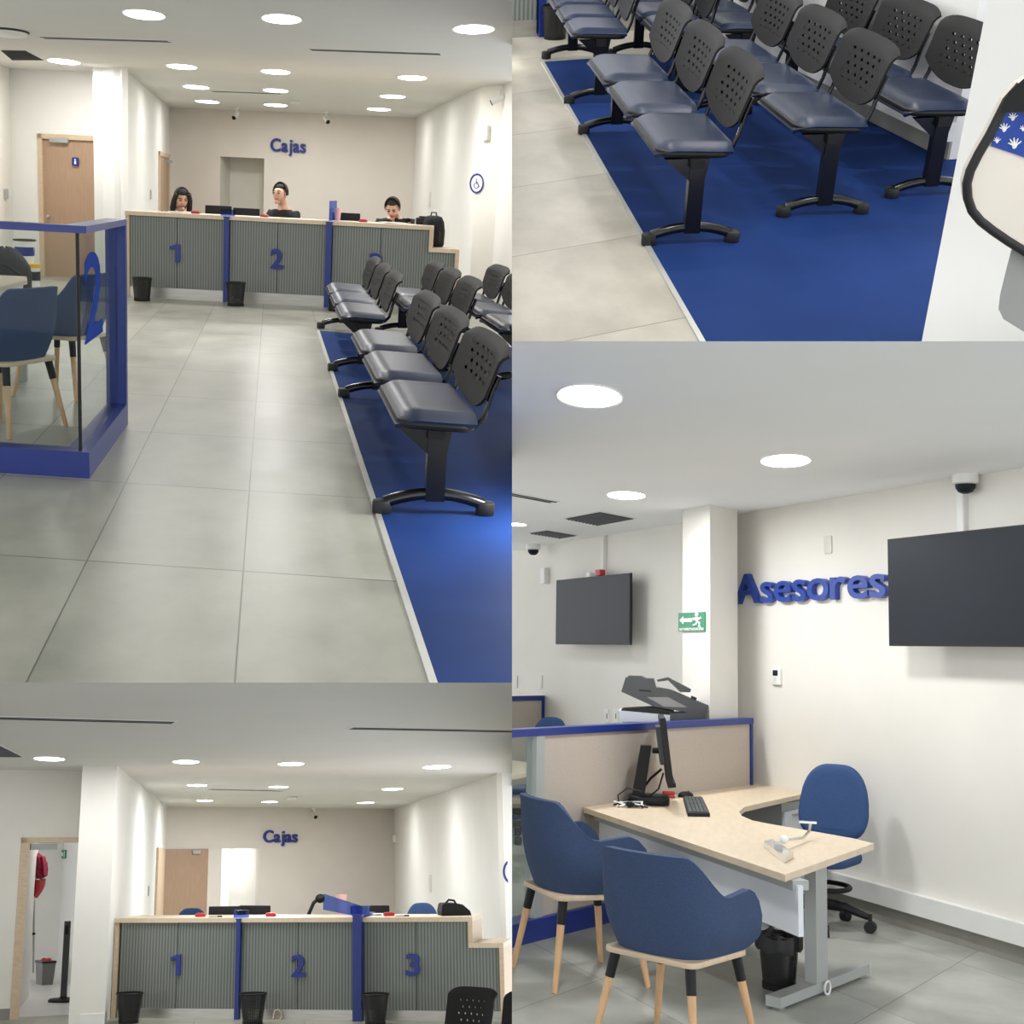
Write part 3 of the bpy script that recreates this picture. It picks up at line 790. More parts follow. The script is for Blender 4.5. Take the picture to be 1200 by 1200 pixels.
# bullet cameras under the ceiling
for u, lab, hd in ((277, 'white security camera left of the Cajas letters, upper-left view', -2.0), (382, 'white security camera right of the Cajas letters, upper-left view', -1.2)):
    q = c(u, 126.5 if u < 300 else 131); bullet_cam(lab, (q.x, q.y-.1, R.H), hd, 'cameras above the tellers in the upper-left view', 1.0)
q = c(346, 118); t = thing('smoke_detector', 'small white square detector on the ceiling right of the light rows', 'detector', (q.x, q.y, R.H)); MB().slab(-.09, .09, -.14, .14, -.05, 0, .03, .01).build('body', 'plate', t, True)
# open door on the side wall behind counter bay 1
A, B = cC, cD; A2, e, n = frame_of(A, B)
g0 = R.wall(185.5, 200, A, B); g1 = R.wall(197.5, 200, A, B); gz = R.wall(186, 177, A, B).z
sA, sB = (V((g0.x, g0.y))-A2).dot(e), (V((g1.x, g1.y))-A2).dot(e)
mb = MB()
for q in ((sA, sA+.12, 0, gz), (sB-.12, sB, 0, gz), (sA, sB, gz-.08, gz)): slice_box(mb, A2, e, n, q[0], q[1], .001, .03, q[2], q[3])
d2 = struct(mb, 'door_2', 'oak'); slice_box(MB(), A2, e, n, sA+.12, sB-.12, .001, .015, 0, gz-.08).build('leaf', 'door', d2)
slice_box(MB(), A2, e, n, sB-.5, sB-.3, .015, .10, gz-.17, gz-.12).build('door_closer', 'greyl', d2)
q = R.wall(176, 228, A, B); wall_box('wall_switch', 'small switch plate on the white wall near the door frame, upper-left view', 'switch', A2, e, n, (V((q.x, q.y))-A2).dot(e), q.z, .12, .16, .02, 'greyl')
# right side walls
wallpiece('wall_right', cE, cF, 'white')
cG2 = cF+(cG-cF)
wallpiece('wall_pillar', cF, cG, 'cream'); wallpiece('wall_front_right', cG+V((0, -9, 0)), cG, 'white')
A, B = cE, cF; A2, e, n = frame_of(A, B)
q = R.wall(483.5, 179, A, B); wall_box('motion_sensor', 'white motion sensor in the corner above the bent-over teller', 'sensor', A2, e, n, (V((q.x, q.y))-A2).dot(e)+.12, q.z, .2, .16, .07)
q = R.wall(504, 234, A, B); wall_box('wall_plate', 'pale blank plate on the right side wall above the black bag, upper-left view', 'plate', A2, e, n, (V((q.x, q.y))-A2).dot(e), q.z, .26, .27, .012, 'platew')
A, B = cF, cG; A2, e, n = frame_of(A, B)
sv = lambda u, v=200: (lambda q: ((V((q.x, q.y))-A2).dot(e), q.z))(R.wall(u, v, A, B))
s, z = sv(559.5, 215)
def access_sign(lab, s, z, r):
    p = A2+e*s
    t = thing('accessibility_sign', lab, 'sign', (p.x, p.y, z), math.atan2(e.y, e.x))
    T = Mx.Rotation(radians(90), 4, 'X')
    MB().lathe([(r, 0), (r, .012), (.002, .012)], n=32).xf(T).build('plate', 'plate', t)
    MB().lathe([(r*.80, .010), (r*.80, .018), (r*.98, .018), (r*.98, .010)], n=32, cap=False).xf(T).build('ring', 'sign', t)
    mb = MB()
    k = r*.62; Q = lambda x, y: (x*k, y*k, .016)
    mb.ball(Q(-.12, .62), (.13*k, .13*k, .006), 10, 6)
    mb.tube([Q(-.12, .42), Q(-.08, -.02), Q(.32, -.04), Q(.50, -.48), Q(.68, -.42)], .075*k, 6)
    mb.tube([Q(-.1, .22), Q(.26, .20)], .06*k, 6)
    mb.tube([Q(-.05+.5*cos(a), -.30+.46*sin(a)) for a in [radians(130+12*i) for i in range(19)]], .06*k, 6)
    mb.xf(T).build('pictogram', 'sign', t)
    return t
access_sign('round accessibility sign on the grey pillar, seen whole in the upper-left view', s, z, (sv(568)[0]-sv(550)[0])/2*.93)
s, z = sv(571, 156); wall_box('motion_sensor', 'white motion sensor on the grey pillar above the round accessibility sign', 'sensor', A2, e, n, s, z, .12, .2, .07)
q = c(583, 106); P = A2+e*sv(586, 122)[0]-n*.05; z = sv(586, 118)[1]
t = bullet_cam('silver security camera on a bent arm atop the grey pillar', (P.x, P.y-.12, z+.16), 2.9)
# --- ceiling fittings
rows = [('nearest row', [(169, 17, 42), (330, 22, 42), (555, 34, 45)], ['left', 'middle', 'right']),
        ('second row', [(75, 72, 29), (213, 78, 29), (323, 84, 29), (483, 91, 30)], ['far left', 'left of centre', 'centre', 'right']),
        ('third row', [(230, 102, 24), (323, 106, 24), (460, 113, 25)], ['left', 'middle', 'right']),
        ('farthest row', [(243, 119, 21), (323, 123, 21), (444, 128, 22)], ['left', 'middle', 'right'])]
for rn, L, nm in rows:
    for (u, v, w), k in zip(L, nm):
        a, b = c(u-w/2, v), c(u+w/2, v)
        ceil_light('round lit ceiling light, %s of the %s, upper-left view' % (k, rn), c(u, v), (a-b).length*.95, 'round ceiling lights of the upper-left view', 1.55*F/1200, .15 if u == 555 else .4 if k in ('left', 'right', 'left of centre') and v > 70 and u != 483 else 1.9)
slot('long linear air slot at the left of the ceiling, upper-left view', c(48, 43.5), c(200, 48), .17, 'linear air slots of the upper-left view')
slot('long linear air slot right of the middle ceiling light, upper-left view', c(362, 57.5), c(518, 63), .17, 'linear air slots of the upper-left view')
slot('faint linear air slot far back between the light rows, upper-left view', c(247, 106.5), c(330, 109.5), .16, 'linear air slots of the upper-left view')
grille('dark air grille in the ceiling beside the far left light, upper-left view', [c(0, 58), c(30, 58.5), c(52, 70), c(14, 70)], 'slot')
q = c(10, 36); t = thing('ceiling_dome', 'round white ceiling fitting with a dark rim at the far left', 'ceiling fitting', (q.x, q.y, R.H))
t.scale = (1, 1.4, 1); MB().lathe([(.20, 0), (.20, -.03), (.17, -.055), (.01, -.06)], n=28).build('cover', 'plate', t, True); MB().lathe([(.215, 0), (.215, -.015), (.2, -.02)], n=28, cap=False).build('rim', 'slot', t)
# --- counter
A, B = f(150, 348), f(375, 359.5); A2, e, n = frame_of(A, B)
sv = lambda u, v=300: (lambda q: ((V((q.x, q.y))-A2).dot(e), q.z))(R.wall(u, v, A, B))
HC = sv(148, 247)[1]; HL = sv(530, 292)[1]
S = lambda u, v=300: sv(u, v)[0]
num = [(S(199), sv(205, 307)[1], sv(205, 286)[1]-sv(205, 307)[1], S(211)-S(199), '1'), (S(317), sv(324, 314)[1], sv(324, 292)[1]-sv(324, 314)[1], S(332)-S(317), '2'), (S(433), sv(440, 319)[1], sv(440, 297)[1]-sv(440, 319)[1], S(448)-S(433), '3')]
ct1 = counter('long grey ribbed counter with tellers behind it, upper-left view', A2, e, n, [(S(152), S(262)), (S(269), S(381)), (S(389), S(530))], S(147), S(508, 270), S(538, 300), HC, HL, num, .75)
CA, CE, CN = A2, e, n
divider('blue post between counter bays 1 and 2 in the upper-left view', A2, e, n, S(262.5), S(268.5), HC-.02, 0, .05, 'blue counter posts of the upper-left view')
divider('blue post between counter bays 2 and 3 in the upper-left view', A2, e, n, S(381.5), S(388.5), HC-.02, 0, .05, 'blue counter posts of the upper-left view', (1.0, .27), False)
cy = A2.y
def behind(u, d):          # floor point behind the counter front by d metres, seen at column u
    q = R.wall(u, 300, A+n.to_3d()*d, B+n.to_3d()*d); return V((q.x, q.y))
for u, lab, zz in ((255.5, 'black monitor seen from behind left of the first blue post, upper-left view', 0), (288, 'black monitor seen from behind right of the first blue post, upper-left view', 0), (405, 'black monitor seen from behind right of the second blue post, upper-left view', 0)):
    p = behind(u, 1.05); top = R.z(p, {255.5: 241, 288: 244, 405: 249.5}[u])
    monitor(lab, (p.x, p.y, .735), math.atan2(e.y, e.x), .36, .26, top-.735-.13, 'monitors behind the counter of the upper-left view')
for u, v, lab in ((229, 247, 'small red ink pad on the counter right of the long-haired teller'), (309, 251.5, 'small red ink pad on the counter left of the teller with a receding hairline'), (424, 257, 'small red ink pad right of the second blue post, upper-left view')):
    p = behind(u, .35); t = thing('ink_pad', lab, 'ink pad', (p.x, p.y, HC), math.atan2(e.y, e.x), 'red ink pads of the upper-left view'); MB().slab(-.055, .055, -.06, .06, 0, .03, .02, .008).build('case', 'red', t, True); MB().slab(-.04, .04, -.045, .045, .03, .036, .015, .002).build('lid', 'red', t, True)
for u, lab in ((212, 'white papers under the hands of the long-haired teller'), (459, 'white papers under the bent-over teller')):
    p = behind(u, .5); t = thing('paper_stack', lab, 'papers', (p.x, p.y, HC), math.atan2(e.y, e.x)+.2)
    for k in range(3): MB().slab(-.15, .15, -.12, .12, k*.005, k*.005+.004, .004, .001, 1).xf(Mx.Rotation(.15*k, 4, 'Z')).build('sheet', 'paper', t)
p = behind(394, .5); t = thing('cup', 'pale pink cup behind the second blue post, upper-left view', 'cup', (p.x, p.y, HC)); MB().lathe([(.035, 0), (.05, .16), (.045, .16), (.032, .01), (.01, .01)], n=16).build('body', 'pink', t, True)
# black backpack on the low ledge
p = behind(506, .55); t = thing('backpack', 'black backpack on the low right ledge of the counter, upper-left view', 'bag', (p.x, p.y, HL), math.atan2(e.y, e.x))
mb = MB(); mb.rings([[(x*k, y*k2, z) for x, y in [(.15*cos(a)*abs(cos(a))**-.4 if abs(cos(a)) > .01 else 0, .11*sin(a)) for a in [2*pi*i/18+.05 for i in range(18)]]] for z, k, k2 in ((0, .9, .9), (.03, 1.02, 1.05), (.2, 1.05, 1.1), (.32, .95, .9), (.385, .72, .6), (.40, .4, .3))]); mb.build('body', 'darkfab', t, True)
MB().slab(-.10, .10, -.15, -.08, .05, .2, .03, .02).build('pocket', 'black', t, True); MB().tube([(-.04, 0, .38), (-.03, 0, .44), (.03, 0, .44), (.04, 0, .38)], .01).build('handle', 'black', t, True)
p = behind(496, .62); t = thing('card_printer', 'low black machine on the counter beside the backpack, upper-left view', 'printer', (p.x, p.y, HC), math.atan2(e.y, e.x)); MB().slab(-.12, .12, -.1, .1, 0, .09, .03, .015).build('body', 'black', t, True); MB().slab(-.08, .08, -.08, .06, .09, .11, .02, .006).build('lid', 'black', t, True)
# tellers
def teller(lab, u, v, d, ang, **kw):
    p = behind(u, d); return person(lab, (p.x, p.y, kw.pop('zz', 0)), ang, **kw)
teller('person with long dark hair looking down at papers behind bay 1 of the counter', 209, 235, 1.25, radians(195), long_hair=True, bow=.10, writing=True, zz=-.02, s=1.13)
teller('person with short dark receding hair in a black shirt behind bay 2, looking left', 332, 238, 1.25, radians(140), turn=.15, zz=.02, s=1.13)
teller('person in black bent low over the counter behind bay 3, head tilted', 462, 250, 1.2, radians(165), bow=.17, writing=True, zz=.06, s=1.13)
# bins at the foot of the counter
bin_('black wire mesh waste bin before counter bay 1, upper-left view', f(166.5, 352.5), 'waste bins of the upper-left view', .285, .098, .122, litter=False)
b2 = bin_('wire mesh waste bin with white litter inside by the first blue post', f(276, 358.5), 'waste bins of the upper-left view', .29, .098, .122, litter=True)
bin_('black wire mesh waste bin by the second blue post, upper-left view', f(394, 364.5), 'waste bins of the upper-left view', .285, .098, .125)
# --- blue floor mat
m0, m1, m2 = f(410, 500), f(512.5, 800), f(376.5, 388)
far = f(376.5, 388); hd = (f(300, 360)-f(190, 351)).normalized(); hd = V((hd.x, hd.y, 0))
x0 = (m0.x+m1.x)/2
t = thing('floor_mat', 'blue vinyl floor strip under the benches in the upper-left view', 'floor mat', (x0, far.y, 0))
MB().prism([(0, .4-far.y), (2.6, .4-far.y), (2.6, hd.y/hd.x*2.6), (0, 0)], 0, .006).build('vinyl_sheet', 'matv', t)
MB().box(-.022, .004, .4-far.y, .01, 0, .009).build('edge_strip', 'strip', t)
# --- benches
ROWDIR = hd
p0, p1 = f(445+2, 602), f(401+2, 466); p2, p3 = f(390, 435), f(376, 385)
L1 = (p1-p0).length; ctr = lambda a, b: (a+b)/2
pit = L1/2*.74; sw = pit*.90
bx = .245
def brot(a, b): d = b-a; return math.atan2(-d.x, d.y)
def bpos(a, b, bar): m = ctr(a, b); d = (b-a).normalized(); return V((m.x+bar*d.y, m.y-bar*d.x, 0))
GB = 'navy three-seat benches of the upper-left view'
bn = bench('navy beam bench nearest the eye in the left column, upper-left view', bpos(p0, p1, bx), brot(p0, p1), GB, L1, sw, pit, zs=.485, zb=.475, zt=.80, bar=bx, sd=(-.20, .17))
L2 = (p3-p2).length
dup(bn, bpos(p2, p3, bx), brot(p2, p3), 'navy beam bench farther back in the left column, upper-left view', GB, (1, L2/L1, 1))
q = bpos(p2, p3, bx); dM = ROWDIR*.68
dup(bn, q+dM, brot(p2, p3), 'navy beam bench in the middle column before counter bay 3', GB, (1, L2/L1, 1))
dup(bn, q+dM*2, brot(p2, p3), 'navy beam bench cut by the right edge of the upper-left view', GB, (1, L2/L1, 1))
# wall trunking behind the right benches
gx = cG.x
mb = MB(); mb.box(gx-.04, gx, cG.y-9, cG.y-.02, .10, .26); struct(mb, 'trim_trunking', 'plate')
mb = MB(); mb.box(gx-.014, gx, cG.y-9, cG.y-.02, 0, .10); struct(mb, 'baseboard_right', 'skirt')
# --- glass partition with the blue frame
a, b, lft = f(105, 561), f(150, 497), f(0, 554)
z0 = .133; zr = R.z(a, 265); AA, BB, LL = V((a.x, a.y)), V((b.x, b.y)), V((lft.x, lft.y))
LL = AA+(LL-AA).normalized()*2.2
t = thing('glass_partition', 'glass partition in a blue frame with a large blue 2 on it', 'partition', (a.x, a.y, 0))
O = V((0, 0)); eb = (BB-AA); Lr = eb.length; eb.normalize(); nb_ = V((-eb.y, eb.x)); el = (LL-AA); Ll = el.length; el.normalize()
w = .12
def strip(e_, L_, side, z0_, z1_, ww=w, s0_=0.0, off=0.0):
    m_ = MB(); sd = V((-e_.y, e_.x))*side
    return m_.prism([e_*s0_+sd*off, e_*L_+sd*off, e_*L_+sd*(off+ww), e_*s0_+sd*(off+ww)], z0_, z1_)
s1_ = V((-eb.y, eb.x)); s2_ = -V((-el.y, el.x))
det = eb.x*el.y-eb.y*el.x; rhs = (s2_-s1_)*w; I_ = s1_*w+eb*((rhs.x*el.y-rhs.y*el.x)/det)
for nm_, za_, zb_ in (('plinth', 0, z0), ('top_rail', zr-.035, zr)):
    MB().prism([O, eb*Lr, eb*Lr+s1_*w, I_], za_, zb_).build(nm_, 'blue', t); MB().prism([O, I_, el*Ll+s2_*w, el*Ll], za_, zb_).build(nm_, 'blue', t)
strip(eb, Lr, 1, z0, zr-.035, w, Lr-.06).build('end_post', 'blue', t)
g1 = strip(eb, Lr-.06, 1, z0, zr-.035, .012, .06, .05).build('glass_pane', 'glass', t); strip(el, Ll, -1, z0, zr-.035, .012, .06, .05).build('glass_pane', 'glass', t)
cn = eb*.045+V((-eb.y, eb.x))*.05
MB().cyl((cn.x, cn.y, z0), (cn.x, cn.y, zr-.03), .009, None, 8).build('corner_seal', 'black', t)
pq = (V((-eb.y, eb.x))*.047).to_3d(); qa, qb = R.wall(98.5, 340, a+pq, b+pq), R.wall(119.5, 340, a+pq, b+pq); sa = (V((qa.x, qa.y))-AA).dot(eb); sb = (V((qb.x, qb.y))-AA).dot(eb)
zlo = R.wall(104, 399, a+pq, b+pq).z; zhi = R.wall(115, 293, a+pq, b+pq).z
po = eb*sa+V((-eb.y, eb.x))*.047
nn = V((-eb.y, eb.x))
word(g1, '2', (po.x, po.y, zlo), eb, nn, zhi-zlo, sb-sa, .003, 'film', .012, 'number')
# --- adviser's corner behind the glass
GA = 'blue tub armchairs behind the glass partition of the upper-left view'
ac = armchair('dark blue tub armchair behind the glass, cut by the left edge', f(4, 502), radians(62), GA, 1.0)
dup(ac, f(76, 462), radians(66), 'dark blue tub armchair beside the blue 2 on the glass partition', GA)
t = thing('desk', 'pale oak desk behind the glass at the left edge, upper-left view', 'desk', f(5, 365))
o0 = f(5, 365); zd = .73
pts = [f(-90, 318, zd), f(31, 324, zd), f(32, 328, zd), f(-60, 352, zd)]; pts = [(p.x-o0.x, p.y-o0.y) for p in pts]
MB().prism(pts, zd-.03, zd).build('desk_top', 'oaktop', t)
cx = sum(p[0] for p in pts)/4; cyy = sum(p[1] for p in pts)/4
ins = lambda p, k: (cx+(p[0]-cx)*k, cyy+(p[1]-cyy)*k)
MB().prism([ins(p, .9) for p in (pts[0], pts[1], pts[2], pts[3])], .35, zd-.03).build('modesty_panel', 'panelw', t)
for p in pts: q = ins(p, .85); MB().box(q[0]-.03, q[0]+.03, q[1]-.03, q[1]+.03, 0, .36).build('leg', 'greyl', t)
p = f(8, 347); t = thing('bag', 'dark grey heap of soft bags behind the desk at the left edge, upper-left view', 'bag', (p.x, p.y, 0))
hb = R.z(p, 290); kx = (f(34, 347)-p).length
mb = MB(); mb.rings([[(k*kx*cos(a)*(1+.10*sin(3*a+z*4)), .32*k*sin(a)*(1+.1*cos(4*a)), z*hb+.02*sin(5*a)) for a in [2*pi*i/28 for i in range(28)]] for z, k in ((0, .9), (.1, 1.0), (.45, 1.04), (.62, 1.0), (.74, .88), (.86, .70), (.95, .45), (1.0, .15))]); mb.build('body', 'darkfab', t, True, 80)
MB().tube([(-.5*kx, -.2, hb*.55), (-.2*kx, -.30, hb*.72), (.3*kx, -.31, hb*.66), (.8*kx, -.18, hb*.45)], .022).build('strap', 'black', t, True)
p = f(37, 335); tc = thing('paint_can', 'white plastic can with a yellow lid under the white bucket', 'can', (p.x, p.y, 0)); MB().lathe([(.11, 0), (.12, .25), (.12, .28)], n=24).build('body', 'paper', tc, True); MB().lathe([(.125, .25), (.127, .30), (.01, .305)], n=24, cap=True).build('lid', 'yellow', tc, True); MB().lathe([(.1215, .08), (.1222, .2)], n=24, cap=False).build('paper_band', 'black', tc)
t = thing('bucket', 'white plastic bucket with a dark rim standing on the yellow-lidded can', 'bucket', (p.x-.08, p.y, .306))
MB().lathe([(.115, 0), (.145, .31), (.139, .31), (.11, .012), (.01, .012)], n=26).build('body', 'paper', t, True)
MB().tube([(.147*cos(2*pi*i/26), .147*sin(2*pi*i/26), .31) for i in range(27)], .011, 8).build('rim', 'black', t, True)
MB().tube([(.143*cos(a), -.02-.05*sin(a), .26-.16*sin(a)) for a in [pi*i/14 for i in range(15)]], .006, 6).build('handle', 'paper', t, True)
MB().lathe([(.1285, .10), (.138, .22)], n=26, cap=False).build('printed_band', 'sign', t)
q = R.wall(6, 227, cA+V((0, -5, 0)), cA); A2, e, n = frame_of(cA+V((0, -5, 0)), cA)
wall_box('wall_switch', 'grey switch box on the wall at the left edge, upper-left view', 'switch', A2, e, n, (V((q.x, q.y))-A2).dot(e), q.z, .2, .14, .03, 'greyl')
# ================================================================== upper-right view: looking down on the waiting benches
Y2 = -292; S2 = -.025
R = Room(.573/133*(288-Y2-S2*270), Y2, S2, 637.5+.574*(Y2-72), 4.4, []); R.le = 2.0; R2 = R
R.outs = [XR, (0, 200/F, -1)]
f, c = R.f, R.c
a0, a1 = f(600, 301), f(735, 278); b0, b1 = f(662, 400), f(800, 366)
d = (a1-a0).normalized(); nA = V((-d.y, d.x)); sp = abs(nA.dot(V(((b0-a0).x, (b0-a0).y))))
K['tile2'] = tile_mat('cement_tile_waiting', [(nA.x, nA.y, nA.dot(V((a0.x, a0.y))), sp, .010), (1, 0, a0.x-.6, 4.0, .004)], (200, 194, 180), (170, 164, 150), (140, 134, 122), stretch=(1.3, .8, 1))
struct(MB().prism([(-4, .4), (7, .4), (7, 20), (-4, 20)], -.05, 0), 'floor', 'tile2')
m0, m1 = f(638, 73), f(825, 400); hd = (f(700, 67)-f(639, 71)); hd = V((hd.x, hd.y, 0)).normalized()
t = thing('floor_mat', 'blue vinyl floor strip under the benches in the upper-right view', 'floor mat', (m1.x, m0.y, 0))
MB().prism([(0, .6-m0.y), (4.2, .6-m0.y), (4.2, hd.y/hd.x*4.2), (0, 0)], 0, .006).build('vinyl_sheet', 'matv', t)
MB().box(-.026, .004, .6-m0.y, .01, 0, .009).build('edge_strip', 'strip', t)
# right wall with tiled skirting and white trunking
w0, w1 = f(930, 97), f(1098, 181)
dw = (w1-w0).normalized(); wA = w0-dw*4; wB = f(1112, 188)
wallpiece('wall_right', wA, wB, 'white')
wallpiece('baseboard_right', wA, wB, 'skirt', 0, .13, -.02)
wallpiece('trim_trunking', wA, wB, 'plate', .13, .26, -.05)
# white pillar that closes the view on the right
q0, q1 = f(1066.5, 470), f(1330, 560)
struct(MB().prism([(q0.x, q0.y), (q1.x, q1.y), (q1.x*1.15, q1.y*1.15), (q0.x*1.15+.02, q0.y*1.15)], 0, R.H), 'wall_pillar', 'white')
# counter at the top left, seen between the benches
A, B = f(600, 44.5), f(700, 38.5); A2, e, n = frame_of(A, B)
S = lambda u, v=30: (lambda q: (V((q.x, q.y))-A2).dot(e))(R.wall(u, v, A, B))
ct2 = counter('grey ribbed counter front in the corner of the upper-right view', A2, e, n, [(S(560), S(629)), (S(639), S(828))], S(559), S(838), S(846), 1.12, 1.10, [], .5, .16, pitch=.045)
divider('blue post in the counter front at the top left of the upper-right view', A2, e, n, S(631), S(637.5), 1.1, 0, .05, None, None, False)
bin_('black wire mesh waste bin behind the far left bench of the upper-right view', f(650, 45), None, .31, .105, .13)
# benches
P = dict(n0=f(760, 287), n1=f(684, 157), f0=f(667, 122), f1=f(640, 69))
GB = 'navy three-seat benches of the upper-right view'
L1 = (P['n1']-P['n0']).length; L2 = (P['f1']-P['f0']).length
bx = .245; pit = L1/2*.70; sw = pit*.92
BZ = dict(zs=.57, zb=.60, zt=.97, bar=bx, lean=.12, xb=.22, sd=(-.24, .20))
bn = bench('navy beam bench nearest the eye, left column of the upper-right view', bpos(P['n0'], P['n1'], bx), brot(P['n0'], P['n1']), GB, L1, sw, pit, **BZ)
dup(bn, bpos(P['f0'], P['f1'], bx), brot(P['f0'], P['f1']), 'navy beam bench at the far end of the left column, upper-right view', GB, (1, L2/L1, 1))
da = f(912, 254)-P['n0']; db = f(1027, 232)-P['n0']; r0 = brot(P['n0'], P['n1'])
dup(bn, bpos(P['n0'], P['n1'], bx)+da, r0+.02, 'navy beam bench nearest the eye in the middle column, upper-right view', GB)
dup(bn, bpos(P['n0'], P['n1'], bx)+db, r0+.07, 'navy beam bench nearest the eye along the white wall, upper-right view', GB)
dc = f(719, 66)-P['f1']
dup(bn, bpos(P['f0'], P['f1'], bx)+dc, r0, 'navy beam bench at the far end of the middle column, upper-right view', GB, (1, L2/L1, 1))
dup(bn, bpos(P['f0'], P['f1'], bx)+dc*1.75, r0+.05, 'navy beam bench at the far end along the white wall, upper-right view', GB, (1, L2/L1, 1))
# kiosk at the right edge: white panel with black edging
y = q0.y*.74
oc = R.at(1190, 200, y)
t = thing('kiosk', 'white kiosk with black edging and a blue sticker of white hands', 'kiosk', (oc.x, oc.y, 0))
L = lambda u, v, dy=0: R.at(u, v, y+dy)-V((oc.x, oc.y, 0))
out = [(1215, 90), (1196, 100), (1180, 118), (1172, 134), (1160, 158), (1147, 180), (1137, 200), (1133, 215), (1134, 232), (1139, 247), (1149, 259), (1163, 270), (1182, 283), (1205, 297), (1240, 318), (1275, 330), (1290, 220), (1280, 100)]
front = [tuple(L(u, v)) for u, v in out]; back = [tuple(V(p)+V((0, .05, 0))) for p in front]
MB().rings([front, back]).build('panel', 'kioskw', t)
MB().tube([L(u, v) for u, v in out[1:15]], .014, 10).build('edging', 'rubber', t, True)
bl = [(1172, 132), (1182, 108), (1200, 92), (1250, 70), (1250, 150), (1200, 131)]
MB().rings([[tuple(L(u, v, -.03)) for u, v in bl], [tuple(L(u, v, .06)) for u, v in bl]]).build('top_trim', 'black', t)
st = [(1161, 171), (1178.5, 126), (1240, 140), (1230, 196), (1196, 183)]
k = MB().rings([[tuple(L(u, v, -.006)) for u, v in st], [tuple(L(u, v, 0)) for u, v in st]]).build('sticker', 'sign2', t)
hands = MB()
for hu, hv, s in ((1187, 139, 5.5), (1177, 152, 6), (1168.5, 166, 4.2), (1189, 171, 7.5), (1199, 152, 4)):
    for a in range(5):
        an = radians(205+a*30); r = s*(1.3 if a not in (0,) else 1.1)
        hands.tube([L(hu, hv, -.008), L(hu+r*cos(an), hv+r*sin(an), -.008)], [.0022*s/5, .0012*s/5], 6)
    hands.ball(tuple(L(hu, hv, -.008)), (.005*s/5, .003, .006*s/5), 8, 6)
hands.build('hand_motif', 'paper', k)
bd = [(1186, 290), (1180, 312), (1172, 345), (1170, 362), (1176, 374), (1205, 392), (1215, 470), (1300, 470), (1290, 300)]
MB().rings([[tuple(L(u, v, .03)) for u, v in bd], [tuple(L(u, v, .30)) for u, v in bd]]).build('pedestal_body', 'grey2', t)
# lamps of this hall's ceiling, above the view
struct(MB().prism([(-4, 2), (7, 2), (7, 20), (-4, 20)], R.H, R.H+.08), 'ceiling', 'ceil')
for i, (x, yy) in enumerate(((1.5, 6.2), (3.2, 6.6), (1.7, 10), (3.4, 10.4))):
    ceil_light('round ceiling light over the waiting benches, above the frame of the upper-right view', (x, yy), .34, 'round ceiling lights above the upper-right view', 1.0)

# ================================================================== lower-left view: the empty teller counter
R = Room(1.74, 1003, -.012, 275, 2.78, [XL, (0, 200/F, 1)]); R.le = 1.7; R3 = R
f, c = R.f, R.c
struct(MB().prism([(-10, .4), (8, .4), (8, 32), (-10, 32)], -.05, 0), 'floor', tile_mat('cement_tile_counter', [(1, 0, .2, .6, .006), (0, 1, .3, 1.0, .01)], (168, 167, 154), (136, 136, 124), (96, 95, 88)))
struct(MB().prism([(-10, .4), (8, .4), (8, 32), (-10, 32)], R.H, R.H+.08), 'ceiling', 'ceil')
cA, cB2, cC, cC0, cD, cE, cF = c(-40, 901.5), c(122, 903.8), c(137, 897), c(109.5, 897), c(196, 945.5), c(462, 948), c(588, 905.5)
A, B = cA, cB2; A2, e, n = frame_of(A, B)
sv = lambda u, v=1000: (lambda q: ((V((q.x, q.y))-A2).dot(e), q.z))(R.wall(u, v, A, B))
s0, zt = sv(25, 981.5); s1 = sv(118)[0]
wallpiece('wall_back', A, B, 'cream', holes=[(s0, s1, 0, zt)], t=.3)
fr = MB()
for q in ((s0, s0+.10, 0, zt), (s1-.07, s1, 0, zt), (s0, s1, zt-.06, zt)): slice_box(fr, A2, e, n, q[0], q[1], -.16, .03, q[2], q[3])
dr = struct(fr, 'door_1', 'oak')
slice_box(MB(), A2, e, n, sv(36)[0], sv(67)[0], -.12, .0, zt-.14, zt-.07).build('door_closer', 'greyl', dr)
wallpiece('baseboard_back', A2, A2+e*s0, 'skirt', 0, .12, -.015)
wallpiece('wall_column', cC0, cC, 'cream'); wallpiece('wall_column', cC0, cC0+V((0, .9, 0)), 'cream')
wallpiece('baseboard_column', cC0, cC, 'plate', 0, .12, -.012)
wallpiece('wall_inner_left', cC+V((0, .02, 0)), cD, 'white')
# corridor behind the open doorway
kA, kB = A2+e*(s0-.05)+n*.3, A2+e*(s1+.1)+n*.3
def beyond(u, d): q = R.wall(u, 1100, A+n.to_3d()*d, B+n.to_3d()*d); return V((q.x, q.y))
wl0, wl1 = A2+e*(s0+.08)+n*.30, beyond(38, 2.4)
wallpiece('wall_corridor_left', wl0, wl1, 'white', t=.1)
fr_ = R.wall(58, 1100, A+n.to_3d()*6, B+n.to_3d()*6)
c0, c1 = beyond(20, 5.0), beyond(68, 5.0)
wallpiece('wall_corridor_end', c0, c1, 'white')
wallpiece('wall_corridor_right', c1, beyond(124, 2.2), 'white')
wallpiece('baseboard_corridor', c1, beyond(124, 2.2), 'plate', 0, .12, -.012)
g0, g1, g2, g3 = A2+e*(s0-1.5)+n*.14, A2+e*(s1+1)+n*.14, A2+e*(s1+2)+n*9, A2+e*(s0-2)+n*9
struct(MB().prism([g0, g1, g2, g3], .0, .006), 'floor_corridor', 'corr')
q = beyond(75, 2.2); ceil_light('round ceiling light in the corridor beyond the open doorway', (q.x, q.y), .3, None, 1.0, .35)
q = beyond(88, 4.6); ceil_light('round ceiling light at the far end of the corridor, lower-left view', (q.x, q.y), .3, None, 1.0, .35)
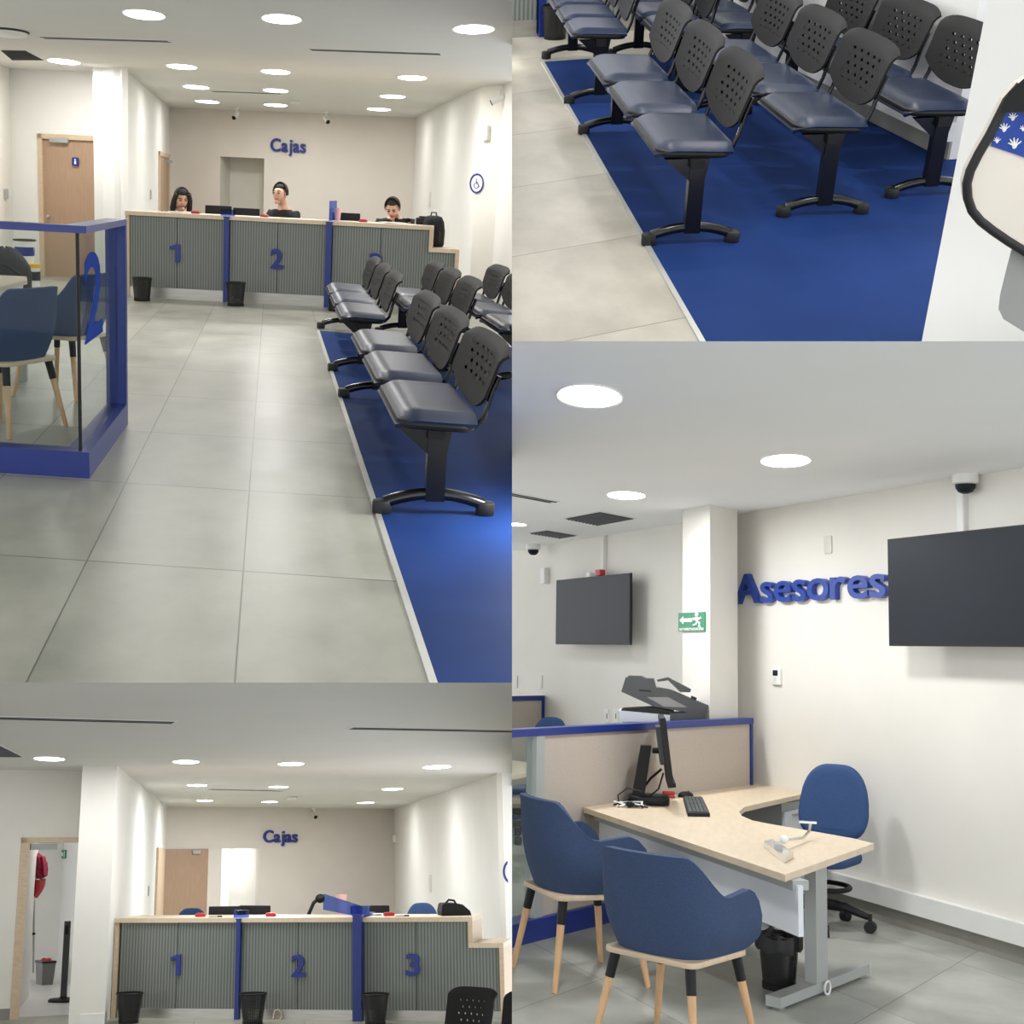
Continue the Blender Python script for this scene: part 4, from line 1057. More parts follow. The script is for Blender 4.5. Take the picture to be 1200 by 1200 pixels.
# things in the corridor
q = f(74, 1174); t = thing('queue_post', 'dark grey queue barrier post with a round base standing in the doorway', 'barrier post', (q.x, q.y, .006))
hp = R.z(q, 1080); k = hp/0.95
MB().lathe([(.19, 0), (.19, .02), (.17, .035), (.05, .045), (.045, .06)], n=30).build('base', 'black', t, True)
MB().cyl((0, 0, .05), (0, 0, hp), .042, .042, 20).build('pole', mat('anthracite_metal', (74, 74, 74), .4, .3), t, True)
MB().box(-.022, .022, -.05, -.035, hp-.16, hp-.05).build('belt_slot', 'black', t)
q = f(52, 1154); t = thing('waste_box', 'square grey waste box standing on the corridor floor', 'waste box', (q.x, q.y, .006), .45)
hq = R.z(q, 1126)
MB().rings([[(-.08, -.13, 0), (.08, -.13, 0), (.08, .13, 0), (-.08, .13, 0)], [(-.10, -.16, hq), (.10, -.16, hq), (.10, .16, hq), (-.10, .16, hq)]]).build('body', mat('grey_bin_plastic', (104, 104, 100), .5), t)
MB().box(-.105, .105, -.165, .165, hq-.03, hq-.002).build('rim', 'rubber', t)
mb = MB()
for i in range(4): mb.ball((.04*cos(i*1.7), .07*sin(i*1.7), hq+.005), (.045, .04, .03), 8, 6)
mb.build('red_wrappings', 'red', t, True)
pj = beyond(43, 2.3)
t = thing('jacket', 'crimson jacket hanging on the corridor wall above the red cloth bag', 'jacket', (pj.x, pj.y, 0))
def hangcloth(par, nm, m, rows_, dx=.0):
    mb = MB(); rs = []
    for u, v, w in rows_:
        q = R.at(u, v, pj.y)-V((pj.x, pj.y, 0)); k = w/1200*pj.y/2
        rs.append([(q.x+k*cos(a)*(1+.12*sin(3*a)), q.y+.10*sin(a)*(1+.2*sin(4*a+v)), q.z+.015*sin(2*a)) for a in [2*pi*i/20 for i in range(20)]])
    return mb.rings(rs).build(nm, m, par, True)
hangcloth(t, 'body', 'redcl', [(42, 1000, 3), (44, 1004, 8), (46, 1012, 13), (46, 1020, 14), (46, 1027, 13), (45, 1029, 8)])
hangcloth(t, 'sleeve', 'redcl', [(50, 1004, 3), (51.5, 1012, 4), (52.5, 1020, 4), (53, 1026, 3)])
t = thing('cloth_bag', 'red cloth bag hanging below the crimson jacket in the corridor', 'bag', (pj.x, pj.y-.02, 0))
hangcloth(t, 'body', 'red', [(45, 1031, 12), (45, 1038, 11), (44, 1045, 8), (42.5, 1051, 4)])
t = thing('broom_handle', 'thin dark pole leaning on the corridor wall beside the waste box', 'pole', (pj.x, pj.y, 0))
za, zb_ = R.at(40, 1055, pj.y), R.at(39, 1140, pj.y); o = V((pj.x, pj.y, 0)); MB().tube([za-o, zb_-o], .012).build('shaft', 'greyl', t, True); MB().tube([(za-o)*.55+(zb_-o)*.45, (za-o)*.52+(zb_-o)*.48], .022).build('clip', 'black', t)
A_, B_ = c0, c1; a2, e2, n2 = frame_of(c0, c1); q = R.wall(75, 1001, V((*beyond(60, 3.2), 0)), V((*beyond(90, 3.2), 0)))
a2, e2, n2 = frame_of(c1, beyond(124, 2.2)); q = R.wall(75.5, 1001, V((*c1, 0)), V((*beyond(124, 2.2), 0)))
wall_box('exit_sign', 'small green exit sign high on the corridor wall seen through the doorway', 'sign', a2, e2, n2, (V((q.x, q.y))-a2).dot(e2), q.z, .30, .13, .02, 'green', [('arrow', 'paper', -.06, 0, .12, .05), ('figure', 'paper', .08, 0, .04, .09)])
# --- back wall
A, B = cD, cE; A2, e, n = frame_of(A, B)
sv = lambda u, v=1000: (lambda q: ((V((q.x, q.y))-A2).dot(e), q.z))(R.wall(u, v, A, B))
n0, n1, nz = sv(253.5)[0], sv(303)[0], sv(280, 994.5)[1]
wallpiece('wall_back', A, B, 'beige', holes=[(n0, n1, 0, nz)])
nb = MB(); slice_box(nb, A2, e, n, n0-.1, n1+.1, -1.6, -1.55, 0, nz+.1); slice_box(nb, A2, e, n, n0-.08, n0, -1.6, -.12, 0, nz+.1); slice_box(nb, A2, e, n, n1, n1+.08, -1.6, -.12, 0, nz+.1)
struct(nb, 'wall_niche', 'white')
q = R.wall(278, 1000, A+n.to_3d()*.9, B+n.to_3d()*.9)
ld = bpy.data.lights.new('niche_fill', 'AREA'); ld.shape = 'DISK'; ld.size = .4; ld.energy = 24; lo = bpy.data.objects.new('niche_fill', ld); COL.objects.link(lo); lo.location = (q.x, q.y, nz+.15); REG[R].append(lo)  # unseen fill light added to brighten the niche, no fitting there
s0, z0 = sv(308, 987); s1, z1 = sv(348, 974); P = A2+e*s0
t = thing('wall_lettering', 'blue raised letters reading Cajas on the plain back wall of the empty counter', 'sign', (P.x, P.y, z0))
word(t, 'Cajas', (0, 0, 0), e, n, sv(309, 973)[1]-z0, s1-s0, .06, 'sign', .02)
for u, lab, hd_ in ((270, 'white security camera left of the Cajas letters, lower-left view', -2.0), (367.5, 'white security camera right of the Cajas letters, lower-left view', -1.2)):
    q = c(u, 947); bullet_cam(lab, (q.x, q.y-.1, R.H), hd_, 'cameras above the tellers in the lower-left view')
q = c(342, 934); t = thing('smoke_detector', 'small white square detector on the ceiling of the lower-left view', 'detector', (q.x, q.y, R.H)); MB().slab(-.09, .09, -.14, .14, -.04, 0, .03, .01).build('body', 'plate', t, True)
# brown door standing on the back wall
d0, d1, dz = sv(190)[0], sv(243)[0], sv(200, 995)[1]
mb = MB(); slice_box(mb, A2, e, n, d0, d1, .004, .05, 0, dz); dd = struct(mb, 'door_2', 'door')
slice_box(MB(), A2, e, n, d1, d1+.30, .004, .06, 0, dz).build('frame', 'beige', dd)
slice_box(MB(), A2, e, n, sv(224)[0], sv(233)[0], .05, .11, dz-.10, dz-.03).build('door_closer', 'greyl', dd)
A, B = cC, cD; A2, e, n = frame_of(A, B)
g = lambda u, v=1020: (lambda q: ((V((q.x, q.y))-A2).dot(e), q.z))(R.wall(u, v, A, B))
sA, gz = g(183.5, 993); sB = g(190.5)[0]
mb = MB(); slice_box(mb, A2, e, n, sA, sB, .001, .04, 0, gz); struct(mb, 'trim_door', 'oak')
s, z = g(173.5, 1044); wall_box('wall_switch', 'small switch plate on the white side wall near the brown door, lower-left view', 'switch', A2, e, n, s, z, .12, .16, .02, 'greyl')
wallpiece('wall_right', cE, cF, 'white')
wallpiece('wall_pillar', cF, c(640, 907), 'cream')
A, B = cE, cF; A2, e, n = frame_of(A, B)
q = R.wall(463, 983, A, B); wall_box('motion_sensor', 'white motion sensor in the back corner of the lower-left view', 'sensor', A2, e, n, (V((q.x, q.y))-A2).dot(e)+.14, q.z, .2, .16, .07)
q = R.wall(504.5, 1035, A, B); wall_box('wall_plate', 'pale blank plate on the right side wall above a blue chair, lower-left view', 'plate', A2, e, n, (V((q.x, q.y))-A2).dot(e), q.z, .30, .30, .012, 'platew')
A, B = cF, c(640, 907); A2, e, n = frame_of(A, B)
q = R.wall(600.5, 1021.5, A, B); access_sign('round accessibility sign cut in half by the right edge of the lower-left view', (V((q.x, q.y))-A2).dot(e), q.z, .165)
rows = [('nearest row', [(58, 889, 36), (218, 892.5, 32), (341, 895, 31), (512, 898.5, 33)], ['far left', 'left of centre', 'right of centre', 'far right']),
        ('middle row', [(231, 920, 24), (326.5, 922, 24), (460, 924.5, 25)], ['left', 'middle', 'right']),
        ('farthest row', [(240, 938, 20), (316, 939.5, 19.5), (428.5, 940.5, 20)], ['left', 'middle', 'right'])]
for rn, Lx, nm in rows:
    for (u, v, w), kk in zip(Lx, nm):
        a, b = c(u-w/2, v), c(u+w/2, v)
        ceil_light('round lit ceiling light, %s of the %s, lower-left view' % (kk, rn), c(u, v), (a-b).length*.95, 'round ceiling lights of the lower-left view', 1.6*F/1200, .42 if kk in ('left', 'right') and v > 910 else 2.9 if v > 910 else .55 if u < 230 else .9, col=(.97, .98, 1))
slot('long linear air slot at the left of the ceiling, lower-left view', c(-5, 840.5), c(206, 846), .17, 'linear air slots of the lower-left view')
slot('long linear air slot at the right of the ceiling, lower-left view', c(409, 852.5), c(612, 856.5), .17, 'linear air slots of the lower-left view')
slot('faint linear air slot far back between the light rows, lower-left view', c(245, 924.5), c(331, 926.5), .16, 'linear air slots of the lower-left view')
grille('dark air grille at the left edge of the ceiling, lower-left view', [c(-40, 871), c(0, 873), c(27, 886.5), c(-30, 886)], 'vent')
# --- counter
A, B = f(141, 1193), f(580, 1197.5); A2, e, n = frame_of(A, B)
sv = lambda u, v=1100: (lambda q: ((V((q.x, q.y))-A2).dot(e), q.z))(R.wall(u, v, A, B))
S = lambda u, v=1100: sv(u, v)[0]
HC = sv(140, 1076)[1]; HL = sv(560, 1105)[1]
num = [(S(201.5), sv(207, 1143)[1], sv(207, 1118.5)[1]-sv(207, 1143)[1], S(212.5)-S(201.5), '1'), (S(342), sv(350, 1144)[1], sv(350, 1119)[1]-sv(350, 1144)[1], S(358.5)-S(342), '2'), (S(475.5), sv(483, 1143)[1], sv(483, 1118)[1]-sv(483, 1143)[1], S(492)-S(475.5), '3')]
ct3 = counter('long grey ribbed teller counter with nobody behind it, lower-left view', A2, e, n, [(S(141), S(276)), (S(283), S(415)), (S(426), S(579))], S(134), S(554, 1090), S(590), HC, HL, num, .75, kick=sv(200, 1182)[1], pitch=.036)
divider('blue post between counter bays 1 and 2 in the lower-left view', A2, e, n, S(278), S(282.5), HC-.02, 0, .05, 'blue counter posts of the lower-left view')
divider('wide blue post between counter bays 2 and 3 in the lower-left view', A2, e, n, S(415.5), S(425.5), HC+.02, 0, .10, 'blue counter posts of the lower-left view', None, True)
def behind(u, d): q = R.wall(u, 1100, A+n.to_3d()*d, B+n.to_3d()*d); return V((q.x, q.y))
o = A2+e*S(424); t = thing('acrylic_screen', 'translucent blue acrylic screen slanting back from the wide blue post', 'screen', (o.x, o.y, HC))
p0, p1 = V((0, 0)), behind(379, 1.6)-o
dd = (p1-p0).normalized(); nn = V((-dd.y, dd.x))*.006
zt = R.z(o+p1, 1047.5)-HC
za = R.z(o+p1, 1066)-HC
MB().rings([[(p0.x-nn.x, p0.y-nn.y, .0), (p1.x-nn.x, p1.y-nn.y, max(.0, za)), (p1.x+nn.x, p1.y+nn.y, max(.0, za)), (p0.x+nn.x, p0.y+nn.y, .0)], [(p0.x-nn.x, p0.y-nn.y, .12), (p1.x-nn.x, p1.y-nn.y, zt), (p1.x+nn.x, p1.y+nn.y, zt), (p0.x+nn.x, p0.y+nn.y, .12)]]).build('panel', 'bglass', t)
for u, vt, lab, w in ((264, 1062, 'black monitor seen from behind left of the first blue post, lower-left view', .42), (298, 1061, 'black monitor seen from behind right of the first blue post, lower-left view', .42), (445, 1061, 'black monitor seen from behind right of the wide blue post, lower-left view', .24)):
    p = behind(u, 1.05); top = R.z(p, vt); monitor(lab, (p.x, p.y, .735), math.atan2(e.y, e.x)+(.18 if u == 264 else -.18 if u == 298 else 0), w, .28, top-.735-.14, 'monitors behind the counter of the lower-left view')
for u, lab in ((234, 'small red ink pad before the blue chair back, lower-left view'), (317, 'small red ink pad right of the first blue post, lower-left view'), (456, 'small red ink pad right of the wide blue post, lower-left view')):
    p = behind(u, .3); t = thing('ink_pad', lab, 'ink pad', (p.x, p.y, HC), 0, 'red ink pads of the lower-left view'); MB().slab(-.06, .06, -.06, .06, 0, .035, .02, .008).build('case', 'red', t, True); MB().slab(-.04, .04, -.045, .045, .035, .041, .015, .002).build('lid', 'red', t, True)
for u, lab in ((252, 'black pen on the counter of bay 1, lower-left view'), (472, 'pen on the counter of bay 3, lower-left view')):
    p = behind(u, .15); t = thing('pen', lab, 'pen', (p.x, p.y, HC+.008), .1, 'pens of the lower-left view'); MB().cyl((-.08, 0, 0), (.06, 0, 0), .008, None, 8).build('barrel', 'greyl', t, True); MB().cyl((.02, 0, 0), (.075, 0, 0), .0095, None, 8).build('cap', 'black', t, True)
for u, vt, lab in ((223, 1064, 'blue office chair back behind counter bay 1, lower-left view'), (499, 1058, 'blue office chair back behind counter bay 3, lower-left view')):
    p = behind(u, 1.7); ch = office_chair(lab, (p.x, p.y, 0), pi, 'blue office chairs of the lower-left view', 'fabric2', hback=R.z(p+V((0, .3)), vt))
p = behind(422, 1.4); t = thing('cup', 'pale pink cup behind the translucent blue screen, lower-left view', 'cup', (behind(400, 1.9).x, behind(400, 1.9).y, .735)); zc = R.z(behind(400, 1.9), 1048)-.735; MB().lathe([(.05, 0), (.07, zc), (.064, zc), (.045, .02), (.01, .02)], n=16).build('body', 'pink', t, True)
p = behind(367, 1.0); t = thing('desk_scanner', 'black curved scanner arm left of the translucent blue screen', 'scanner', (p.x, p.y, .735)); hs = R.z(p, 1053)-.735
MB().slab(-.14, .14, -.1, .1, 0, .03, .04, .01).build('base', 'black', t, True); MB().tube([(-.12, 0, .03), (-.08, 0, hs*.55), (0, 0, hs*.9), (.06, 0, hs)], .022).build('arm', 'black', t, True); MB().ball((.08, 0, hs), (.06, .06, .055)).build('head', 'black', t, True)
p = behind(437, .5); t = thing('paper_stack', 'loose white papers by the wide blue post, lower-left view', 'papers', (p.x, p.y, HC), .5)
for k in range(3): MB().slab(-.09, .09, -.12, .12, k*.008, k*.008+.004, .004, .001, 1).xf(Mx.Rotation(.3*k, 4, 'Z')).build('sheet', 'paper', t)
p = behind(532, .45); t = thing('backpack', 'flat black bag lying on the right end of the counter, lower-left view', 'bag', (p.x, p.y, HC))
MB().rings([[(x0, -.16, z), (x1, -.16, z), (x1, .16, z), (x0, .16, z)] for x0, x1, z in ((-.16, .18, 0), (-.165, .165, .05), (-.15, .08, .12), (-.13, .0, .135))]).build('body', 'darkfab', t, False); MB().tube([(-.1, -.05, .13), (-.06, -.05, .17), (.0, -.05, .16), (.03, -.05, .11)], .012).build('handle', 'black', t, True)
# bins, hook and the near bench
for u, v, lab, bz in ((150.5, 1199, 'black wire mesh waste bin before bay 1 at the left end, lower-left view', 0), (296, 1200, 'black wire mesh waste bin by the first blue post, lower-left view', 0), (440, 1201, 'black wire mesh waste bin by the wide blue post, lower-left view', 0)):
    bin_(lab, f(u, v), 'waste bins of the lower-left view', .31, .105, .145)
q = R.wall(324, 1190, A-n.to_3d()*.05, B-n.to_3d()*.05); t = thing('cable_loop', 'small pale cable loop before the kick plate of bay 2, lower-left view', 'cable', (q.x, q.y, 0))
zc = q.z; MB().tube([(-.05, 0, 0), (-.035, 0, zc-.02), (-.02, 0, zc+.05), (.02, 0, zc+.06), (.05, 0, zc+.03), (.055, 0, zc-.02), (.02, 0, zc-.06), (-.03, 0, zc-.05)], .008).build('cord', 'oaktop', t, True)
bq = f(556, 1292); zt = R.z(bq, 1159); ra = radians(42); pc = .52
cq = bq-V((-sin(ra), cos(ra), 0))*pc-V((cos(ra), sin(ra), 0))*.27
bench('black bench back sticking up before bay 3, bottom of the lower-left view', (cq.x, cq.y, 0), ra, None, 1.1, .44, pc, zb=zt-.36, zt=zt)
# ================================================================== lower-right view: adviser's desk
R = Room(1.7, 761.5, .024, 900, 2.85, [XR, (0, -200/F, 1)]); R.le = 1.35; R4 = R
f, c = R.f, R.c
wl = lambda u: 1129+.316*(u-1200)
W0, W1 = f(1330, wl(1330)), f(300, wl(300)); W1 = c(560, 652)
W1 = V((W1.x, W1.y, 0)); ew = (W1-W0).normalized()
pa, pb = f(600, 1107), f(707, 1080); ep = (pb-pa).normalized()
j0, j1 = f(1015, 1192), f(1145, 1115); dj = (j1-j0).normalized(); nj = V((-dj.y, dj.x)); nw = V((-ew.y, ew.x))
K['tile4'] = tile_mat('cement_tile_adviser', [(nj.x, nj.y, nj.dot(V((j0.x, j0.y))), 1.3, .006), (nw.x, nw.y, nw.dot(V((W0.x, W0.y)))+.35, 1.1, .006)], (176, 178, 170), (142, 144, 137), (110, 111, 106))
struct(MB().prism([(-10, .4), (7, .4), (7, 26), (-10, 26)], -.05, 0), 'floor', 'tile4')
struct(MB().prism([(-10, .4), (7, .4), (7, 26), (-10, 26)], R.H, R.H+.08), 'ceiling', 'ceil4')
wallpiece('wall_back', W0, W1, 'cream')
WA, we_, wn = frame_of(W0, W1)      # s runs from the near right end to the far left end
sw_ = lambda u, v, d=0: (lambda q: ((V((q.x, q.y))-WA).dot(we_), q.z))(R.wall(u, v, W0-wn.to_3d()*d, W1-wn.to_3d()*d))
ang_w = math.atan2(-we_.y, -we_.x)  # picture-right direction along the wall
el_, O2 = -we_, V((0, 0))
sk = sw_(866, 900)[0]
slice_box(q := MB(), WA, we_, wn, 0, sk, 0, .02, 0, .11); struct(q, 'baseboard_back', 'skirt')
slice_box(q := MB(), WA, we_, wn, 0, sk, 0, .055, .11, .235); struct(q, 'trim_trunking', 'plate')
# pillar standing before the wall
cP, cL = c(832, 591), c(800, 598); cR = c(864, 598)
cP, cL, cR = [V((p.x, p.y, 0)) for p in (cP, cL, cR)]
struct(MB().prism([cP, cR, cR+(cL-cP)*1.0, cL], 0, R.H), 'wall_pillar', 'cream')
A2, e, n = frame_of(cL, cP)
sc_ = lambda u, v: (lambda q: ((V((q.x, q.y))-A2).dot(e), q.z))(R.wall(u, v, cL, cP))
(sa, za), (sb, zb_) = sc_(796.5, 740), sc_(827.5, 717); P = A2+e*sa; Wd, Hd_ = sb-sa, zb_-za
t = thing('evacuation_sign', 'green evacuation route sign with white arrow and running figure on the pillar', 'sign', (P.x, P.y, za))
bd = slice_box(MB(), O2, e, n, 0, Wd, .001, .012, 0, Hd_).build('board', 'green', t)
pf = lambda x, z, d=.016: tuple((e*(x*Wd)-n*d).to_3d()+V((0, 0, z*Hd_)))
mb = MB(); ar = [(.06, .60), (.20, .80), (.20, .69), (.54, .69), (.54, .50), (.20, .50), (.20, .40)]
mb.rings([[pf(x, z, .012) for x, z in ar], [pf(x, z, .016) for x, z in ar]]).build('arrow', 'paper', bd)
mb = MB(); rr = Wd*.022
mb.ball(pf(.73, .86, .014), (Wd*.04,)*3, 10, 7)
for L_ in ([(.71, .74), (.74, .52)], [(.72, .70), (.82, .62), (.87, .70)], [(.70, .70), (.63, .60), (.60, .68)], [(.74, .52), (.83, .40), (.80, .24), (.85, .24)], [(.73, .52), (.70, .36), (.60, .30)]):
    mb.tube([pf(x, z, .014) for x, z in L_], rr*(1.35 if L_[0] == (.71, .74) else 1), 6)
mb.build('running_figure', 'paper', bd)
word(bd, 'RUTA DE EVACUACIÓN'.replace(' ', ' '), (*(e*(.05*Wd)), .05*Hd_), e, n, .13*Hd_, .90*Wd, .003, 'paper', .015, 'caption_letter', gap=.12, stand=.011)
# raised letters
(s0, z0), (s1, z1) = sw_(865, 706), sw_(1044, 701)
zt = sw_(880, 671)[1]; P = WA+we_*s0
t = thing('wall_lettering', 'large blue raised letters reading Asesores on the wall, running up to the big screen', 'sign', (P.x, P.y, (z0+z1)/2))
word(t, 'Asesores', (0, 0, 0), -we_, wn, zt-z0, abs(s1-s0), .045, 'sign2', .012, gap=.05)
# screens
def screen(label, cs, d, group):
    (u0, v0), (u1, v1) = cs
    s0, z1 = sw_(u0, v0, d); s1, _ = sw_(u1, v0, d); z0 = sw_(u0, v1, d)[1]
    P = WA+we_*s0-wn*d; w, h = abs(s1-s0), z1-z0
    t = thing('wall_screen', label, 'television', (P.x, P.y, z0), 0, group)
    B = lambda a, b, d0, d1, q0, q1: slice_box(MB(), O2, el_, wn, a, b, d0, d1, q0, q1)
    hs = B(0, w, -.018, 0, 0, h).build('housing', 'black', t)
    B(.012, w-.012, -.004, .003, .02, h-.012).build('display', 'screen', hs)
    B(w/2-.10, w/2+.10, -d, -.018, h*.35, h*.65).build('wall_bracket', 'black', t)
    return t, w, h
d1_, d2_ = .16, .22
screen('black wall screen beside the Asesores letters, cut by the right edge', ((1040, 632), (1260, 757)), d2_, 'black wall screens of the lower-right view')
screen('smaller black wall screen left of the pillar', ((652, 680), (739, 755)), d1_, 'black wall screens of the lower-right view')
for u, vb, lab, ww in ((1131, 622, 'white cable trunking running from the dome camera down to the big screen', .06), (709.5, 672, 'white cable trunking running from the ceiling down to the smaller screen', .05)):
    s, zb_ = sw_(u, vb); P = WA+we_*s; t = thing('cable_trunking', lab, 'cable trunking', (P.x, P.y, zb_-.05), 0, 'cable trunkings above the screens')
    slice_box(MB(), O2, el_, wn, -ww/2, ww/2, .001, .035, 0, R.H-zb_+.04).build('duct', 'plate', t)
    slice_box(MB(), O2, el_, wn, -ww/2+.006, ww/2-.006, .035, .038, 0, R.H-zb_+.04).build('cover_strip', 'plate', t)
s, z = sw_(706.5, 671.5, .08); wall_box('junction_box', 'small red box above the smaller wall screen', 'box', WA-wn*.08, we_, wn, s, z, .11, .06, .06, 'red')
s, z = sw_(695, 674, .08); wall_box('junction_box', 'small white box above the smaller wall screen', 'box', WA-wn*.08, we_, wn, s, z, .08, .05, .06, 'plate')
q = c(1131, 556); qs = V((q.x, q.y)); dome_cam('white dome camera on the ceiling above the big wall screen', q, 'dome cameras of the lower-right view', 1.0)
q = c(625, 637.5); dome_cam('white dome camera on the ceiling at the far left of the lower-right view', q, 'dome cameras of the lower-right view')
s, z = sw_(641.5, 675); wall_box('motion_sensor', 'white motion sensor on the wall left of the smaller screen', 'sensor', WA, we_, wn, s, z, .10, .17, .06)
s, z = sw_(971, 638.5); wall_box('wall_plate', 'wall-coloured blank plate above the Asesores letters', 'plate', WA, we_, wn, s, z, .085, .13, .010, 'platew')
for u, lab in ((605, 'small pale plate on the far wall at the left edge, lower-right view'), (634, 'small pale plate low on the far wall above the far partition')):
    s, z = sw_(u, 799); wall_box('wall_plate', lab, 'plate', WA, we_, wn, s, z, .09, .14, .010, 'platew')
s, z = sw_(911.5, 793); wall_box('thermostat', 'white thermostat with a grey display under the Asesores letters', 'thermostat', WA, we_, wn, s, z, .115, .125, .022, 'plate', [('display', 'screen', 0, .028, .06, .042), ('button', 'platew', 0, -.022, .03, .03)])
for u, lab in ((711.5, 'white power socket plate on the wall left of the copier'), (722, 'white power socket plate just beside the copier')):
    s, z = sw_(u, 839); wall_box('power_socket', lab, 'socket', WA, we_, wn, s, z, .09, .13, .012, 'paper', [('socket', 'slot', .02, .0, .008, .05)])
# ceiling
for u, v, w, lab in ((691, 464, 76, 'large round lit ceiling light nearest the eye in the lower-right view'), (920.5, 539.5, 60, 'round lit ceiling light before the Asesores wall'), (734, 580, 46, 'round lit ceiling light above the grey air grille'), (606, 614, 22, 'round lit ceiling light cut by the left edge of the lower-right view')):
    a, b = c(u-w/2, v), c(u+w/2, v); ceil_light(lab, c(u, v), (a-b).length*.93, 'round ceiling lights of the lower-right view', 1.5*F/1200, 0.2 if u < 620 else 1.5 if u == 734 else 1.0, col=(.98, .99, 1))
slot('long linear air slot at the left edge of the lower right ceiling', c(560, 571), c(650, 588), .10, None)
grille('grey square air grille in the ceiling before the pillar', [c(662, 607), c(703, 599), c(744, 607), c(701, 615)])
grille('grey oblong air grille farther back beside the dome camera', [c(620, 624), c(640, 621), c(676, 627), c(657, 630)])
# --- near partition
PA, pe, pn = frame_of(pa, pb); sp_ = lambda u, v: (lambda q: ((V((q.x, q.y))-PA).dot(pe), q.z))(R.wall(u, v, pa, pb))
ZP = (sp_(700, 852)[1]+sp_(860, 840)[1])/2
send = sp_(879, 860)[0]; s_post0, s_post1 = sp_(624, 950)[0], sp_(633.5, 950)[0]; s_start = -.8
zpl = sp_(690, 1060)[1]
t = thing('partition', 'blue framed partition with a taupe panel behind the desk', 'partition', (PA.x, PA.y, 0))
B = lambda a, b, d0, d1, q0, q1: slice_box(MB(), O2, pe, pn, a, b, d0, d1, q0, q1)
B(s_start, send, -.06, .03, ZP-.045, ZP).build('top_rail', 'blue', t)
B(send-.03, send, -.05, .025, 0, ZP-.045).build('end_post', 'blue', t)
B(s_post1, send-.03, -.035, .012, zpl, ZP-.045).build('panel', 'part', t)
mb = B(s_post0, s_post1, -.05, .025, zpl, ZP-.045).build('post', 'greyl', t)
B(s_start, s_post0, -.015, -.005, zpl, ZP-.045).build('glass_pane', 'glass', t)
B(s_start, send, -.10, .05, 0, zpl).build('plinth', 'blue', t)
# --- far work place seen through the glass
s, z = sw_(637, 815); P = WA+we_*s; fe = -pe
t = thing('partition', 'far blue framed taupe partition at the left edge of the lower-right view', 'partition', (P.x, P.y, 0)); zf = z
B = lambda a, b, d0, d1, q0, q1: slice_box(MB(), O2, fe, pn, a, b, d0, d1, q0, q1)
B(0, 1.9, -.03, .03, zf-.05, zf).build('top_rail', 'blue', t); B(0, .06, -.03, .03, 0, zf-.05).build('end_post', 'blue', t); B(.06, 1.9, -.02, .02, .1, zf-.05).build('panel', 'part', t); B(0, 1.9, -.03, .03, 0, .1).build('plinth', 'blue', t)
fc = f(618, 985); hb = R.z(fc, 841)
office_chair('blue office chair beyond the glass of the near partition, at the left edge', (fc.x, fc.y, 0), radians(150), None, 'fabric2', hback=hb)
zd = .735
pts = [f(560, 885, zd), f(622, 894, zd), f(624, 905, zd), f(560, 916, zd)]; o0 = V((pts[1].x, pts[1].y, 0)); pl = [(p.x-o0.x, p.y-o0.y) for p in pts]
t = thing('desk', 'far pale oak desk seen through the glass of the near partition', 'desk', o0)
MB().prism(pl, zd-.03, zd).build('desk_top', 'oaktop', t)
for (x, y) in ((pl[2][0]-.35, pl[2][1]+.12), (pl[0][0]*.8, pl[0][1]*.8)): MB().box(x-.04, x+.04, y-.04, y+.04, 0, zd-.03).build('leg', 'greyl', t)
# --- copier behind the near partition
D = .12; qa, qb = pa+pn.to_3d()*D, pb+pn.to_3d()*D
qo = R.wall(776, 842, qa, qb); P = V((qo.x, qo.y))
t = thing('copier', 'charcoal and white copier with its lid raised, standing behind the near partition', 'copier', (P.x, P.y, 0))
def plate(pts, dep, d0=0):
    pp = [R.wall(u, v, qa, qb)-V((P.x, P.y, 0)) for u, v in pts]; off = (V((P.x, P.y)).normalized()).to_3d()*.7
    return MB().rings([[tuple(p+off*d0) for p in pp], [tuple(p+off*(d0+dep)) for p in pp]])
zb_ = R.wall(776, 846, qa, qb).z
xs = [(R.wall(u, 842, qa, qb)-V((P.x, P.y, 0))) for u in (728, 824)]
dv = (V((P.x, P.y)).normalized())*.26
b0, b1 = V((xs[0].x, xs[0].y)), V((xs[1].x, xs[1].y))
MB().prism([b0, b1, b1+dv, b0+dv], .03, zb_).build('body', 'panelw', t)
plate([(725, 832.5), (785, 838), (785, 846), (728, 846)], .45).build('scanner_base', 'panelw', t)
plate([(785, 836), (827, 834), (827, 846), (785, 846)], .45).build('control_side', 'copier', t)
plate([(729, 831), (765, 829), (790, 834), (785, 838), (727, 833)], .40, .02).build('glass_surround', 'black', t)
lid = plate([(728, 810.5), (733, 794), (766, 795.5), (769, 806), (786, 809), (815, 821), (830, 826.5), (827, 835), (806, 835), (766, 828)], .42, .0).build('lid', 'copier', t)
plate([(736, 792), (751, 792.5), (757, 795), (756, 798), (735, 797)], .38, .02).build('feeder_cover', 'copier', lid)
plate([(769.5, 797), (783, 794), (810, 808), (809, 811.5), (797, 811), (783, 797.5), (771, 799)], .36, .03).build('paper_tray', 'copier', lid)
plate([(749, 808), (763, 809), (763, 811), (749, 810)], .02, -.01).build('handle_slot', 'slot', lid)
plate([(811, 816), (817, 818.5), (815, 823), (809, 821)], .2, .08).build('hinge', 'black', lid)
plate([(758, 817), (783, 817), (806, 829), (778, 828)], .01, -.008).build('platen_pad', 'grey2', lid)
# --- the L-shaped desk
zd = .74
dp = [(684, 946), (920, 1025), (1024, 988.5), (1003, 983), (975, 978), (940, 972), (905, 966), (882, 961.5), (869, 956), (866, 951), (873, 945.5), (895, 940.5), (936, 931.5), (962, 926), (958, 924), (881, 917.5)]
pts = [f(u, v, zd) for u, v in dp]
